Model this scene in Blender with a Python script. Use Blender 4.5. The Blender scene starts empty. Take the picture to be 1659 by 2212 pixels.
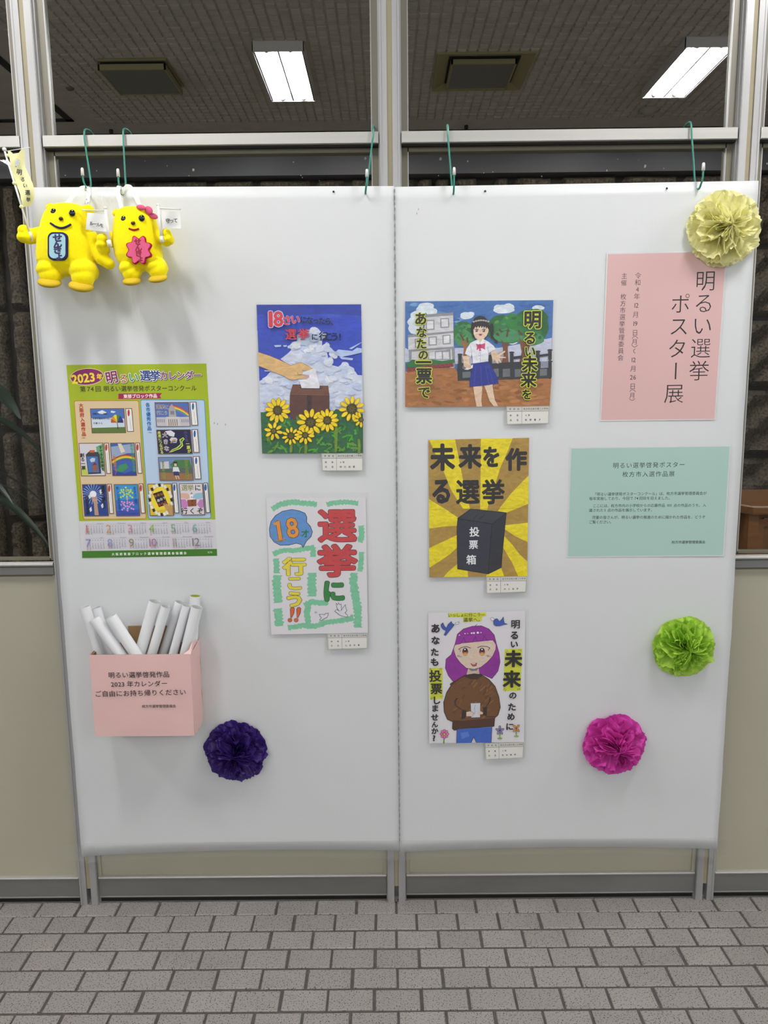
import bpy, math, random
from mathutils import Vector, Matrix, noise

# ---------------------------------------------------------------- camera, world, exposure
SC = bpy.context.scene
COL = SC.collection
F, PITCH, YAW, ROLL, CX, CZ, CD = 1640.0, .1539, -.0035, .0107, -.0278, 1.4761, 2.0077
IW, IH = 1659, 2212
cy_, sy_ = math.cos(YAW), math.sin(YAW)
cp_, sp_ = math.cos(PITCH), math.sin(PITCH)
cr_, sr_ = math.cos(ROLL), math.sin(ROLL)
vx = Vector((cy_, -sy_, 0)); vy = Vector((sy_, cy_, 0)); vz = Vector((0, 0, 1))
FWD = cp_*vy - sp_*vz
U2 = sp_*vy + cp_*vz
RIGHT = cr_*vx - sr_*U2
UP = sr_*vx + cr_*U2
CAM = Vector((CX, -CD, CZ))
cam = bpy.data.cameras.new('camera')
camo = bpy.data.objects.new('camera', cam); COL.objects.link(camo)
camo.matrix_world = Matrix(((RIGHT.x, UP.x, -FWD.x, CAM.x), (RIGHT.y, UP.y, -FWD.y, CAM.y), (RIGHT.z, UP.z, -FWD.z, CAM.z), (0, 0, 0, 1)))
cam.sensor_fit = 'HORIZONTAL'; cam.sensor_width = 36; cam.lens = 36*F/IW; cam.clip_start = .02
SC.camera = camo

WORLD_STRENGTH = .62
TUBE_FRONT = 190.0       # emission of the tubes in the hall
TUBE_BACK = 165.0        # emission of the tubes behind the glass
EXPOSURE = 0.10
w = bpy.data.worlds.new('ambient_fill'); SC.world = w; w.use_nodes = True  # even ambient fill added around the open hall
w.node_tree.nodes['Background'].inputs[0].default_value = (.93, .97, 1.0, 1)
w.node_tree.nodes['Background'].inputs[1].default_value = WORLD_STRENGTH
vs = SC.view_settings
vs.view_transform = 'Standard'; vs.look = 'None'; vs.gamma = 1; vs.use_curve_mapping = False; vs.exposure = EXPOSURE
SC.cycles.use_denoising = True
SC.cycles.max_bounces = 7; SC.cycles.transparent_max_bounces = 16
SC.cycles.caustics_reflective = False; SC.cycles.caustics_refractive = False
SC.cycles.sample_clamp_indirect = 6
random.seed(7)

def ray(u, v):
    d = FWD*F + RIGHT*(u-IW/2) - UP*(v-IH/2)
    return d
def at(u, v, y=0.0):            # the point of the plane y = const seen at a photo pixel
    d = ray(u, v); return CAM + d*((y-CAM.y)/d.y)

# ---------------------------------------------------------------- materials
def lin(c):
    return tuple(((x/255)/12.92 if x/255 <= .04045 else ((x/255+.055)/1.055)**2.4) for x in c)
MATS = {}
def mat(name, col=(200, 200, 200), rough=.6, metal=0, nscale=0, namt=.15, bump=0, bscale=200, spec=.5, coat=0, stretch=None, emis=None, sheen=0, sub=0, stain=None):
    if name in MATS: return MATS[name]
    m = bpy.data.materials.new(name); m.use_nodes = True; MATS[name] = m
    nt = m.node_tree; b = nt.nodes['Principled BSDF']; L = nt.links.new
    c = lin(col)+(1,)
    b.inputs['Base Color'].default_value = c; b.inputs['Roughness'].default_value = rough
    b.inputs['Metallic'].default_value = metal; b.inputs['Specular IOR Level'].default_value = spec
    b.inputs['Coat Weight'].default_value = coat; b.inputs['Sheen Weight'].default_value = sheen
    tc = nt.nodes.new('ShaderNodeTexCoord'); vec = tc.outputs['Object']
    if stretch:
        mp = nt.nodes.new('ShaderNodeMapping'); mp.inputs['Scale'].default_value = stretch; L(vec, mp.inputs[0]); vec = mp.outputs[0]
    if nscale:
        n = nt.nodes.new('ShaderNodeTexNoise'); n.inputs['Scale'].default_value = nscale; n.inputs['Detail'].default_value = 6; L(vec, n.inputs['Vector'])
        r = nt.nodes.new('ShaderNodeMapRange'); r.inputs[1].default_value = .3; r.inputs[2].default_value = .7
        r.inputs[3].default_value = 1-namt; r.inputs[4].default_value = 1+namt; L(n.outputs[0], r.inputs[0])
        mx = nt.nodes.new('ShaderNodeVectorMath'); mx.operation = 'SCALE'; mx.inputs[0].default_value = c[:3]; L(r.outputs[0], mx.inputs['Scale'])
        L(mx.outputs[0], b.inputs['Base Color'])
    if bump:
        n2 = nt.nodes.new('ShaderNodeTexNoise'); n2.inputs['Scale'].default_value = bscale; n2.inputs['Detail'].default_value = 5; L(vec, n2.inputs['Vector'])
        bp = nt.nodes.new('ShaderNodeBump'); bp.inputs['Strength'].default_value = bump; bp.inputs['Distance'].default_value = .004
        L(n2.outputs[0], bp.inputs['Height']); L(bp.outputs[0], b.inputs['Normal'])
    if emis:
        b.inputs['Emission Color'].default_value = (1, .985, .97, 1); b.inputs['Emission Strength'].default_value = emis
    return m

M_ALU = mat('brushed_aluminium', (184, 184, 184), .4, .6, 40, .06, stretch=(1, 1, .03))
M_ALUH = mat('brushed_aluminium_rail', (194, 193, 188), .38, .4, 30, .08, stretch=(.03, 1, 1))
M_ALUD = mat('dull_aluminium_kick', (132, 132, 130), .45, .6, 8, .12, stretch=(.3, 1, 1))
M_STRIP = mat('beige_joint_strip', (172, 163, 135), .6, 0, 6, .06)
M_PANEL = mat('beige_laminate', (172, 168, 149), .5, 0, 2.2, .04, bump=.03, bscale=60)
M_GASKET = mat('dark_gasket', (38, 37, 34), .7)
M_JAMB = mat('bronze_jamb', (128, 124, 112), .45, .3)
M_SUB = mat('olive_grey_subframe', (120, 116, 98), .5, .2)
M_BLACK = mat('gap_shade_black', (18, 17, 16), .9)  # near-black colour stands for the shade inside gaps and recesses
M_WHITEP = mat('white_plastic', (232, 232, 230), .35)
M_HOUSE = mat('white_enamel', (205, 200, 197), .4)
M_TUBEF = mat('lit_tube_hall', (255, 255, 255), .3, emis=TUBE_FRONT)
M_TUBEN = mat('lit_tube_near_row', (255, 255, 255), .3, emis=TUBE_FRONT*1.1)
M_TUBEB = mat('lit_tube_back_room', (255, 255, 255), .3, emis=TUBE_BACK)
M_REFL = mat('reflector', (240, 240, 242), .25, .1)
M_CEIL = mat('acoustic_plaster', (186, 181, 172), .95, 0, 14, .08, bump=.25, bscale=240)
M_VENT = mat('vent_olive_enamel', (150, 143, 105), .5)
M_VENTP = mat('vent_grey_plate', (118, 117, 112), .6, 0, 900, .1)
M_BEAM = mat('grey_painted_beam', (92, 92, 94), .7, 0, 3, .06)
M_STONE = mat('split_concrete', (76, 68, 56), .95, 0, 70, .75, bump=1.0, bscale=110)
M_MORTAR = mat('groove_concrete', (38, 33, 28), .95, 0, 10, .2)
M_GREEN = mat('green_vinyl_wire', (40, 128, 112), .3, spec=.6)
M_WALLF = mat('hall_plaster', (215, 213, 208), .8)
M_WOOD = mat('stained_wood', (126, 84, 46), .35, 0, 7, .2, stretch=(1, 6, 6), coat=.3)
M_WOODD = mat('stained_wood_panel', (112, 76, 42), .4, 0, 7, .2, stretch=(6, 6, 1))
M_LEAF = mat('dark_leaf', (18, 38, 23), .45, 0, 30, .25)
M_SOIL = mat('dark_pot', (58, 30, 26), .6)
M_PLUSH = mat('yellow_fleece', (255, 236, 18), .95, 0, 260, .04, bump=.2, bscale=900, sheen=.1, spec=.15)
M_SOLE = mat('ochre_felt', (206, 176, 50), .95, 0, 400, .08, spec=.1)
M_NAVY = mat('navy_felt', (34, 34, 82), .9, spec=.2)
M_EYE = mat('glossy_bead', (10, 12, 32), .08, spec=.8)
M_NOSE = mat('brown_bead', (72, 40, 16), .25)
M_LBLUE = mat('pale_blue_felt', (168, 208, 218), .95, 0, 300, .05, spec=.2)
M_PINKF = mat('pink_felt', (226, 100, 140), .95, 0, 300, .05, spec=.2)
M_CRIM = mat('crimson_felt', (176, 34, 62), .9, spec=.2)
M_RIBBON = mat('white_satin', (236, 236, 234), .35, bump=.2, bscale=120)
M_CREAM = mat('cream_flag_cloth', (240, 236, 176), .8)
M_FLAGW = mat('white_flag_cloth', (232, 232, 228), .7)
M_PINKB = mat('pink_paper_wrap', (228, 188, 184), .7, 0, 3, .02, bump=.15, bscale=30)
M_CARD = mat('brown_cardboard', (150, 120, 84), .9, 0, 50, .08)
M_ROLL = mat('white_paper_roll', (232, 233, 236), .55)
M_ROLLIN = mat('printed_inside_lime', (170, 180, 60), .6)
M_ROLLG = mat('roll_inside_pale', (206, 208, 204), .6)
M_PAPER = mat('white_paper', (226, 223, 228), .6)
M_CARDP = mat('name_card_paper', (224, 223, 216), .6)
M_GROUT = mat('dark_grout', (80, 78, 75), .95, 0, 60, .2)

def print_mat(name, rough, amt, scale, coat=0):
    m = bpy.data.materials.new(name); m.use_nodes = True; nt = m.node_tree; b = nt.nodes['Principled BSDF']; L = nt.links.new
    a = nt.nodes.new('ShaderNodeVertexColor'); a.layer_name = 'Col'
    b.inputs['Roughness'].default_value = rough; b.inputs['Coat Weight'].default_value = coat; b.inputs['Coat Roughness'].default_value = .15
    if amt:
        tc = nt.nodes.new('ShaderNodeTexCoord'); mp = nt.nodes.new('ShaderNodeMapping'); mp.inputs['Scale'].default_value = (1, 1, 2.2); L(tc.outputs['Object'], mp.inputs[0])
        n = nt.nodes.new('ShaderNodeTexNoise'); n.inputs['Scale'].default_value = scale; n.inputs['Detail'].default_value = 4; n.inputs['Distortion'].default_value = 1.5; L(mp.outputs[0], n.inputs['Vector'])
        r = nt.nodes.new('ShaderNodeMapRange'); r.inputs[1].default_value = .3; r.inputs[2].default_value = .7; r.inputs[3].default_value = 1-amt; r.inputs[4].default_value = 1+amt; L(n.outputs[0], r.inputs[0])
        s = nt.nodes.new('ShaderNodeVectorMath'); s.operation = 'SCALE'; L(a.outputs[0], s.inputs[0]); L(r.outputs[0], s.inputs['Scale']); L(s.outputs[0], b.inputs['Base Color'])
    else: L(a.outputs[0], b.inputs['Base Color'])
    MATS[name] = m
    return m
M_INK = print_mat('printed_ink', .5, 0, 1)
M_GOUACHE = print_mat('gouache_paint', .5, .16, 34)
M_MARKER = print_mat('marker_ink', .5, .08, 60)

def board_mat():
    m = bpy.data.materials.new('corrugated_plastic'); m.use_nodes = True; nt = m.node_tree; L = nt.links.new
    b = nt.nodes['Principled BSDF']; b.inputs['Base Color'].default_value = lin((240, 242, 243))+(1,); b.inputs['Roughness'].default_value = .42
    tc = nt.nodes.new('ShaderNodeTexCoord')
    wv = nt.nodes.new('ShaderNodeTexWave'); wv.wave_type = 'BANDS'; wv.bands_direction = 'X'; wv.inputs['Scale'].default_value = 70; wv.inputs['Distortion'].default_value = .15
    L(tc.outputs['Object'], wv.inputs['Vector'])
    n = nt.nodes.new('ShaderNodeTexNoise'); n.inputs['Scale'].default_value = 22; mp = nt.nodes.new('ShaderNodeMapping'); mp.inputs['Scale'].default_value = (2, 1, .12); L(tc.outputs['Object'], mp.inputs[0]); L(mp.outputs[0], n.inputs['Vector'])
    ad = nt.nodes.new('ShaderNodeMath'); ad.operation = 'MULTIPLY_ADD'; L(n.outputs[0], ad.inputs[0]); ad.inputs[1].default_value = 1.5; L(wv.outputs['Fac'], ad.inputs[2])
    bp = nt.nodes.new('ShaderNodeBump'); bp.inputs['Strength'].default_value = .12; bp.inputs['Distance'].default_value = .0006; L(ad.outputs[0], bp.inputs['Height']); L(bp.outputs[0], b.inputs['Normal'])
    tr = nt.nodes.new('ShaderNodeBsdfTranslucent'); tr.inputs[0].default_value = (.93, .95, .95, 1)
    mx = nt.nodes.new('ShaderNodeMixShader'); mx.inputs[0].default_value = .3
    L(b.outputs[0], mx.inputs[1]); L(tr.outputs[0], mx.inputs[2]); L(mx.outputs[0], nt.nodes['Material Output'].inputs[0])
    return m
M_BOARD = board_mat()

def clear_mat(name, tint=(1, 1, 1), haze=.0, refl=.06, rough=.02, bump=0, bscale=20, hcol=(.9, .9, .9), rmax=.6):
    m = bpy.data.materials.new(name); m.use_nodes = True; nt = m.node_tree; L = nt.links.new
    nt.nodes.remove(nt.nodes['Principled BSDF'])
    t = nt.nodes.new('ShaderNodeBsdfTransparent'); t.inputs[0].default_value = tint+(1,)
    g = nt.nodes.new('ShaderNodeBsdfGlossy'); g.inputs['Roughness'].default_value = rough
    lw = nt.nodes.new('ShaderNodeLayerWeight'); lw.inputs['Blend'].default_value = .25
    mr = nt.nodes.new('ShaderNodeMapRange'); mr.inputs[3].default_value = refl; mr.inputs[4].default_value = rmax; L(lw.outputs['Fresnel'], mr.inputs[0])
    m1 = nt.nodes.new('ShaderNodeMixShader'); L(mr.outputs[0], m1.inputs[0]); L(t.outputs[0], m1.inputs[1]); L(g.outputs[0], m1.inputs[2])
    out = m1.outputs[0]
    if haze:
        d = nt.nodes.new('ShaderNodeBsdfDiffuse'); d.inputs[0].default_value = hcol+(1,)
        m2 = nt.nodes.new('ShaderNodeMixShader'); m2.inputs[0].default_value = haze; L(out, m2.inputs[1]); L(d.outputs[0], m2.inputs[2]); out = m2.outputs[0]
    if bump:
        tc = nt.nodes.new('ShaderNodeTexCoord')
        n = nt.nodes.new('ShaderNodeTexNoise'); n.inputs['Scale'].default_value = bscale; n.inputs['Detail'].default_value = 3; n.inputs['Distortion'].default_value = 1.2; L(tc.outputs['Object'], n.inputs['Vector'])
        bp = nt.nodes.new('ShaderNodeBump'); bp.inputs['Strength'].default_value = bump; bp.inputs['Distance'].default_value = .01; L(n.outputs[0], bp.inputs['Height']); L(bp.outputs[0], g.inputs['Normal'])
    L(out, nt.nodes['Material Output'].inputs[0]); MATS[name] = m
    return m
M_GLASS = clear_mat('window_glass', (.97, .98, .97), 0, .0, 0, rmax=.35)
M_SLEEVE = clear_mat('clear_plastic_sleeve', (.985, .985, .985), .022, .008, .12, bump=.55, bscale=26, rmax=.3)
M_TAPE = clear_mat('clear_packing_tape', (.97, .97, .97), .06, .008, .2, hcol=(.85, .86, .88), rmax=.08)
M_RESID = clear_mat('tape_residue', (1, 1, 1), .28, .01, .3, hcol=(.6, .6, .6))

def tissue(name, col):
    m = bpy.data.materials.new(name); m.use_nodes = True; nt = m.node_tree; L = nt.links.new
    b = nt.nodes['Principled BSDF']; c = lin(col)+(1,); b.inputs['Base Color'].default_value = c; b.inputs['Roughness'].default_value = .5
    tc = nt.nodes.new('ShaderNodeTexCoord'); n = nt.nodes.new('ShaderNodeTexVoronoi'); n.inputs['Scale'].default_value = 70; L(tc.outputs['Object'], n.inputs['Vector'])
    bp = nt.nodes.new('ShaderNodeBump'); bp.inputs['Strength'].default_value = .35; bp.inputs['Distance'].default_value = .004; L(n.outputs['Distance'], bp.inputs['Height']); L(bp.outputs[0], b.inputs['Normal'])
    tr = nt.nodes.new('ShaderNodeBsdfTranslucent'); tr.inputs[0].default_value = c
    mx = nt.nodes.new('ShaderNodeMixShader'); mx.inputs[0].default_value = .3; L(b.outputs[0], mx.inputs[1]); L(tr.outputs[0], mx.inputs[2]); L(mx.outputs[0], nt.nodes['Material Output'].inputs[0])
    return m

def tile_mat():
    m = bpy.data.materials.new('speckled_floor_tile'); m.use_nodes = True; nt = m.node_tree; L = nt.links.new
    b = nt.nodes['Principled BSDF']; b.inputs['Roughness'].default_value = .55
    tc = nt.nodes.new('ShaderNodeTexCoord'); oi = nt.nodes.new('ShaderNodeObjectInfo')
    geo = nt.nodes.new('ShaderNodeNewGeometry'); pos = geo.outputs['Position']
    v = nt.nodes.new('ShaderNodeTexNoise'); v.inputs['Scale'].default_value = 300; v.inputs['Detail'].default_value = 3; L(pos, v.inputs['Vector'])
    r = nt.nodes.new('ShaderNodeValToRGB'); e = r.color_ramp.elements
    e[0].position = .36; e[0].color = lin((66, 63, 60))+(1,); e[1].position = .44; e[1].color = lin((150, 145, 141))+(1,)
    L(v.outputs[0], r.inputs[0])
    n = nt.nodes.new('ShaderNodeTexNoise'); n.inputs['Scale'].default_value = 5; n.inputs['Detail'].default_value = 5; L(pos, n.inputs['Vector'])
    ma = nt.nodes.new('ShaderNodeMath'); ma.operation = 'MULTIPLY_ADD'; L(n.outputs[0], ma.inputs[0]); ma.inputs[1].default_value = .35; 
    m2 = nt.nodes.new('ShaderNodeMath'); m2.operation = 'MULTIPLY_ADD'; L(oi.outputs['Random'], m2.inputs[0]); m2.inputs[1].default_value = .12; m2.inputs[2].default_value = .76; L(m2.outputs[0], ma.inputs[2])
    s = nt.nodes.new('ShaderNodeVectorMath'); s.operation = 'SCALE'; L(r.outputs[0], s.inputs[0]); L(ma.outputs[0], s.inputs['Scale'])
    L(s.outputs[0], b.inputs['Base Color'])
    bp = nt.nodes.new('ShaderNodeBump'); bp.inputs['Strength'].default_value = .2; bp.inputs['Distance'].default_value = .001; L(v.outputs[0], bp.inputs['Height']); L(bp.outputs[0], b.inputs['Normal'])
    return m
M_TILE = tile_mat()

# ---------------------------------------------------------------- mesh helpers
class MB:
    def __init__(s): s.v = []; s.f = []; s.sm = []
    def add(s, vs_, fs, smooth=False):
        o = len(s.v); s.v += [tuple(p) for p in vs_]
        for f in fs: s.f.append([i+o for i in f]); s.sm.append(smooth)
        return s
    def box(s, x0, x1, y0, y1, z0, z1, bev=0):
        if bev:
            b = bev   # chamfer along the edges facing -y
            V = [(x0, y1, z0), (x1, y1, z0), (x1, y1, z1), (x0, y1, z1), (x0, y0+b, z0), (x1, y0+b, z0), (x1, y0+b, z1), (x0, y0+b, z1),
                 (x0+b, y0, z0+b), (x1-b, y0, z0+b), (x1-b, y0, z1-b), (x0+b, y0, z1-b)]
            Fc = [(0, 3, 2, 1), (0, 1, 5, 4), (1, 2, 6, 5), (2, 3, 7, 6), (3, 0, 4, 7), (4, 5, 9, 8), (5, 6, 10, 9), (6, 7, 11, 10), (7, 4, 8, 11), (8, 9, 10, 11)]
            return s.add(V, Fc)
        V = [(x0, y0, z0), (x1, y0, z0), (x1, y1, z0), (x0, y1, z0), (x0, y0, z1), (x1, y0, z1), (x1, y1, z1), (x0, y1, z1)]
        return s.add(V, [(0, 3, 2, 1), (4, 5, 6, 7), (0, 1, 5, 4), (1, 2, 6, 5), (2, 3, 7, 6), (3, 0, 4, 7)])
    def tube(s, pts, r, n=8, cap=True, smooth=True):
        pts = [Vector(p) for p in pts]; rr = r if isinstance(r, (list, tuple)) else [r]*len(pts)
        V = []; ref = None
        for i, p in enumerate(pts):
            t = (pts[min(i+1, len(pts)-1)]-pts[max(i-1, 0)]).normalized()
            if ref is None:
                a = Vector((0, 0, 1)) if abs(t.z) < .9 else Vector((1, 0, 0)); ref = t.cross(a).normalized()
            ref = (ref - t*ref.dot(t)).normalized(); q = t.cross(ref)
            for k in range(n):
                an = 2*math.pi*k/n; V.append(p+(ref*math.cos(an)+q*math.sin(an))*rr[i])
        Fc = []
        for i in range(len(pts)-1):
            for k in range(n): Fc.append((i*n+k, i*n+(k+1) % n, (i+1)*n+(k+1) % n, (i+1)*n+k))
        s.add(V, Fc, smooth)
        if cap:
            o = len(s.v)-len(V); s.f.append([o+k for k in range(n)][::-1]); s.f.append([o+(len(pts)-1)*n+k for k in range(n)]); s.sm += [False, False]
        return s
    def ball(s, c, rx, ry, rz, n=16, m=10, rot=None):
        V = []; c = Vector(c)
        for j in range(m+1):
            ph = math.pi*j/m
            for i in range(n):
                th = 2*math.pi*i/n; p = Vector((rx*math.sin(ph)*math.cos(th), ry*math.sin(ph)*math.sin(th), rz*math.cos(ph)))
                if rot is not None: p = rot @ p
                V.append(c+p)
        Fc = [(j*n+i, (j+1)*n+i, (j+1)*n+(i+1) % n, j*n+(i+1) % n) for j in range(m) for i in range(n)]
        return s.add(V, Fc, True)
    def prism(s, pts, y0, y1):      # outline in (x, z), extruded from y0 (front) to y1
        n = len(pts); V = [(x, y0, z) for x, z in pts]+[(x, y1, z) for x, z in pts]
        s.add(V, [list(range(n)), list(range(2*n-1, n-1, -1))]+[(i, (i+1) % n, n+(i+1) % n, n+i) for i in range(n)]); return s
    def grid(s, fn, nu, nv, closed=False, smooth=True):
        V = [fn(i/nu, j/nv) for j in range(nv+1) for i in range(nu if closed else nu+1)]; k = nu if closed else nu+1
        return s.add(V, [(j*k+i, j*k+(i+1) % k, (j+1)*k+(i+1) % k, (j+1)*k+i) for j in range(nv) for i in range(nu)], smooth)
    def mesh(s, name, m=None):
        me = bpy.data.meshes.new(name); me.from_pydata(s.v, [], s.f); me.polygons.foreach_set('use_smooth', s.sm); me.update()
        if m: me.materials.append(m)
        return me
    def obj(s, name, m=None, parent=None, **kw):
        return link(name, s.mesh(name, m), parent, **kw)
def link(name, me, parent=None, **kw):
    o = bpy.data.objects.new(name, me); COL.objects.link(o)
    if parent is not None:
        o.parent = parent; o.matrix_parent_inverse = world_of(parent).inverted()
    for k, v in kw.items(): o[k] = v
    return o
def world_of(o):
    m = o.matrix_parent_inverse @ o.matrix_basis if o.parent else o.matrix_basis.copy()
    return world_of(o.parent) @ m if o.parent else m
def root(name, loc, label=None, cat=None, group=None, kind=None):
    o = bpy.data.objects.new(name, None); COL.objects.link(o); o.location = loc; o.empty_display_size = .05
    if label: o['label'] = label
    if cat: o['category'] = cat
    if group: o['group'] = group
    if kind: o['kind'] = kind
    return o
def tag(o, label, cat, group=None):
    o['label'] = label; o['category'] = cat
    if group: o['group'] = group
    return o

# ---------------------------------------------------------------- glyphs and flat print
GL = {}; GLL = {}
def glyph(ch, off, joins=True, reg=[None]):
    k = (ch, round(off, 3), joins)
    if k in GL: return GL[k]
    if off > .008:           # a bold or outlined glyph: the plain one with its contour drawn as a round-ended stroke
        V, Fc, wd = glyph(ch, 0.0); V = list(V); Fc = list(Fc); cnt = {}; lv = [0]*len(V); nq = 0
        for f in Fc:
            for i in range(len(f)):
                e = (min(f[i], f[i-1]), max(f[i], f[i-1])); cnt[e] = cnt.get(e, 0)+1
        used = set()
        for (p, q), c in list(cnt.items()):
            if c != 1: continue
            (x0, y0), (x1, y1) = V[p], V[q]; L = math.hypot(x1-x0, y1-y0) or 1e-9; nx, ny = -(y1-y0)/L*off, (x1-x0)/L*off; o = len(V)
            V += [(x0+nx, y0+ny), (x1+nx, y1+ny), (x1-nx, y1-ny), (x0-nx, y0-ny)]; Fc.append((o, o+1, o+2, o+3)); used |= {p, q}; lv += [1+nq % 4]*4; nq += 1
        if joins:
            for p in used:
                x, y = V[p]; o = len(V); V += [(x+off*math.cos(t*math.pi/3), y+off*math.sin(t*math.pi/3)) for t in range(6)]; Fc.append(tuple(range(o, o+6))); lv += [5+nq % 3]*6; nq += 1
        GL[k] = (V, Fc, wd+(2*off if ord(ch) < 0x2000 else 0)); GLL[k] = lv; return GL[k]
    cu = reg[0]
    if cu is None:
        cu = bpy.data.curves.new('glyph', 'FONT'); o = bpy.data.objects.new('glyph', cu); COL.objects.link(o); reg[0] = cu; glyph.o = o
        cu.size = 1; cu.resolution_u = 2
    cu.body = ch; cu.offset = off
    dg = bpy.context.evaluated_depsgraph_get(); dg.update()
    me = bpy.data.meshes.new_from_object(glyph.o.evaluated_get(dg))
    V = [(v.co.x, v.co.y) for v in me.vertices]; Fc = [tuple(p.vertices) for p in me.polygons]
    bpy.data.meshes.remove(me)
    if V:
        xs = [p[0] for p in V]
        if ord(ch) < 0x2000:   # latin: centre by its own width
            c = (min(xs)+max(xs))/2; V = [(x-c, y-.35) for x, y in V]; wd = max(xs)-min(xs)+.09
        else: V = [(x-.5, y-.38) for x, y in V]; wd = 1.0
    else: wd = .5
    GL[k] = (V, Fc, wd); return GL[k]

VROT = set('ー（）〜―「」…')
class Art:
    """flat print lying on a sheet: every call adds one thin layer above the last; coordinates are those of the enlarged view (ox, oy, s)"""
    def __init__(a, ox, oy, s, y0=-.002, ztop=None, tilt=0.0, ang=0.0, step=.000008):
        a.ox, a.oy, a.s, a.y0, a.ztop, a.tilt, a.step = ox, oy, s, y0, ztop, tilt, step
        a.v = []; a.f = []; a.c = []; a.k = 1; a.ang = ang; a.hold = False; a.clip = None
    def yz(a, z): return a.y0 - (a.tilt*(a.ztop-z) if a.tilt else 0)
    def W(a, x, y, extra=0.0):
        u, v = a.ox+x/a.s, a.oy+y/a.s
        p = at(u, v, a.y0)
        if a.tilt:
            for _ in range(2): p = at(u, v, a.yz(p.z))
        return p
    def lay(a, p, e=0.0): return (p[0], a.yz(p[1])-a.k*a.step-e, p[1])
    def nxt(a):
        if not a.hold: a.k += 1
    def raw(a, pts, faces, col, e=0):
        o = len(a.v)
        if isinstance(e, list): a.v += [a.lay(p, 2.5e-6*q) for p, q in zip(pts, e)]
        else: a.v += [a.lay(p, 2.5e-6*e) for p in pts]
        for f in faces: a.f.append([i+o for i in f]); a.c.append(col)
    def poly(a, pts, col):
        P = []
        for x, y in pts: q = a.W(x, y); P.append((q.x, q.z))
        a.raw(P, [list(range(len(P)))], col); a.nxt(); return a
    def quad(a, x0, y0, x1, y1, col): return a.poly([(x0, y0), (x1, y0), (x1, y1), (x0, y1)], col)
    def ell(a, cx, cy, rx, ry, col, rot=0, n=24, a0=0, a1=360, wob=0):
        pts = []; c, s = math.cos(math.radians(rot)), math.sin(math.radians(rot)); full = a1-a0 >= 360
        for i in range(n if full else n+1):
            t = math.radians(a0+(a1-a0)*i/n); k = 1+wob*math.sin(3*t+cx)+wob*.6*math.sin(7*t+cy)
            x, y = rx*k*math.cos(t), ry*k*math.sin(t); pts.append((cx+c*x-s*y, cy+s*x+c*y))
        return a.poly(pts, col)
    def line(a, pts, w, col, w1=None, closed=False):
        if closed: pts = list(pts)+[pts[0]]
        P = [a.W(*p) for p in pts]; P = [(p.x, p.z) for p in P]
        q = a.W(*pts[0]); q2 = a.W(pts[0][0]+10, pts[0][1]); sc = (q2-q).length/10
        n = len(P)
        for i in range(n-1):
            (x0, z0), (x1, z1) = P[i], P[i+1]; dx, dz = x1-x0, z1-z0; L = math.hypot(dx, dz) or 1e-9
            wa = w if w1 is None else w+(w1-w)*i/(n-1); wb = w if w1 is None else w+(w1-w)*(i+1)/(n-1)
            nx, nz = -dz/L*sc/2, dx/L*sc/2
            a.raw([(x0+nx*wa, z0+nz*wa), (x1+nx*wb, z1+nz*wb), (x1-nx*wb, z1-nz*wb), (x0-nx*wa, z0-nz*wa)], [(0, 1, 2, 3)], col, i % 2)
        if w*sc > .0009:
            for i in range(n):
                wa = w if w1 is None else w+(w1-w)*i/(n-1); r = wa*sc/2
                a.raw([(P[i][0]+r*math.cos(t*math.pi/4), P[i][1]+r*math.sin(t*math.pi/4)) for t in range(8)], [list(range(8))], col, 2+i % 2)
        a.nxt(); return a
    def txt(a, s, x0, y0, x1, y1, size, col, off=0.0, out=None, ow=.05, sx=1.0, sy=1.0, rot=0.0, vert=None, slant=0):
        """s: text or list of tokens; centres run from (x0,y0) to (x1,y1)"""
        tk = list(s); n = len(tk)
        if vert is None: vert = abs(y1-y0) > abs(x1-x0)
        passes = ([(off+ow, out)] if out else [])+[(off, col)]
        for of, cc in passes:
            for i, t in enumerate(tk):
                if t in (' ', '　'): continue
                f = i/(n-1) if n > 1 else 0
                px, py = x0+(x1-x0)*f, y0+(y1-y0)*f
                c = a.W(px, py); q = a.W(px+10, py); sc = (q-c).length/10*size
                jn = size/a.s > 11
                ws = [glyph(ch, of, jn)[2] for ch in t]; tot = sum(ws); cur = -tot/2
                for ch, wd in zip(t, ws):
                    V, Fc, _ = glyph(ch, of, jn)
                    ox = cur+wd/2; cur += wd
                    r = a.ang+rot
                    if vert and ch in VROT: r -= math.pi/2
                    cs, sn = math.cos(r), math.sin(r); ca, sa = math.cos(a.ang), math.sin(a.ang)
                    P = []
                    for x, y in V:
                        x = x*sx+slant*y; y = y*sy
                        X = (x*cs-y*sn+ox*sx*ca)*sc; Z = (x*sn+y*cs+ox*sx*sa)*sc
                        P.append((c.x+X, c.z+Z))
                    a.raw(P, Fc, cc, GLL.get((ch, round(of, 3), jn), 0))
            if not a.hold: a.k += max(1, math.ceil(20e-6/a.step)) if of > .008 else 1
        return a
    def build(a, name, m, parent):
        me = bpy.data.meshes.new(name); me.from_pydata(a.v, [], a.f)
        ca = me.color_attributes.new('Col', 'FLOAT_COLOR', 'CORNER'); buf = []
        cache = {}
        for f, c in zip(a.f, a.c):
            if c not in cache: cache[c] = list(lin(c))+[1.0]
            buf += cache[c]*len(f)
        me.update()
        if len(buf) == len(ca.data)*4: ca.data.foreach_set('color', buf)
        else:
            for p, c in zip(me.polygons, a.c):
                for li in p.loop_indices: ca.data[li].color = cache[c]
        me.materials.append(m)
        a.v = []; a.f = []; a.c = []
        return link(name, me, parent)

# ================================================================ SETTING
HC = 3.10
POSTX = [-1.815, -.913, -.010, .892, 1.795]
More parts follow.
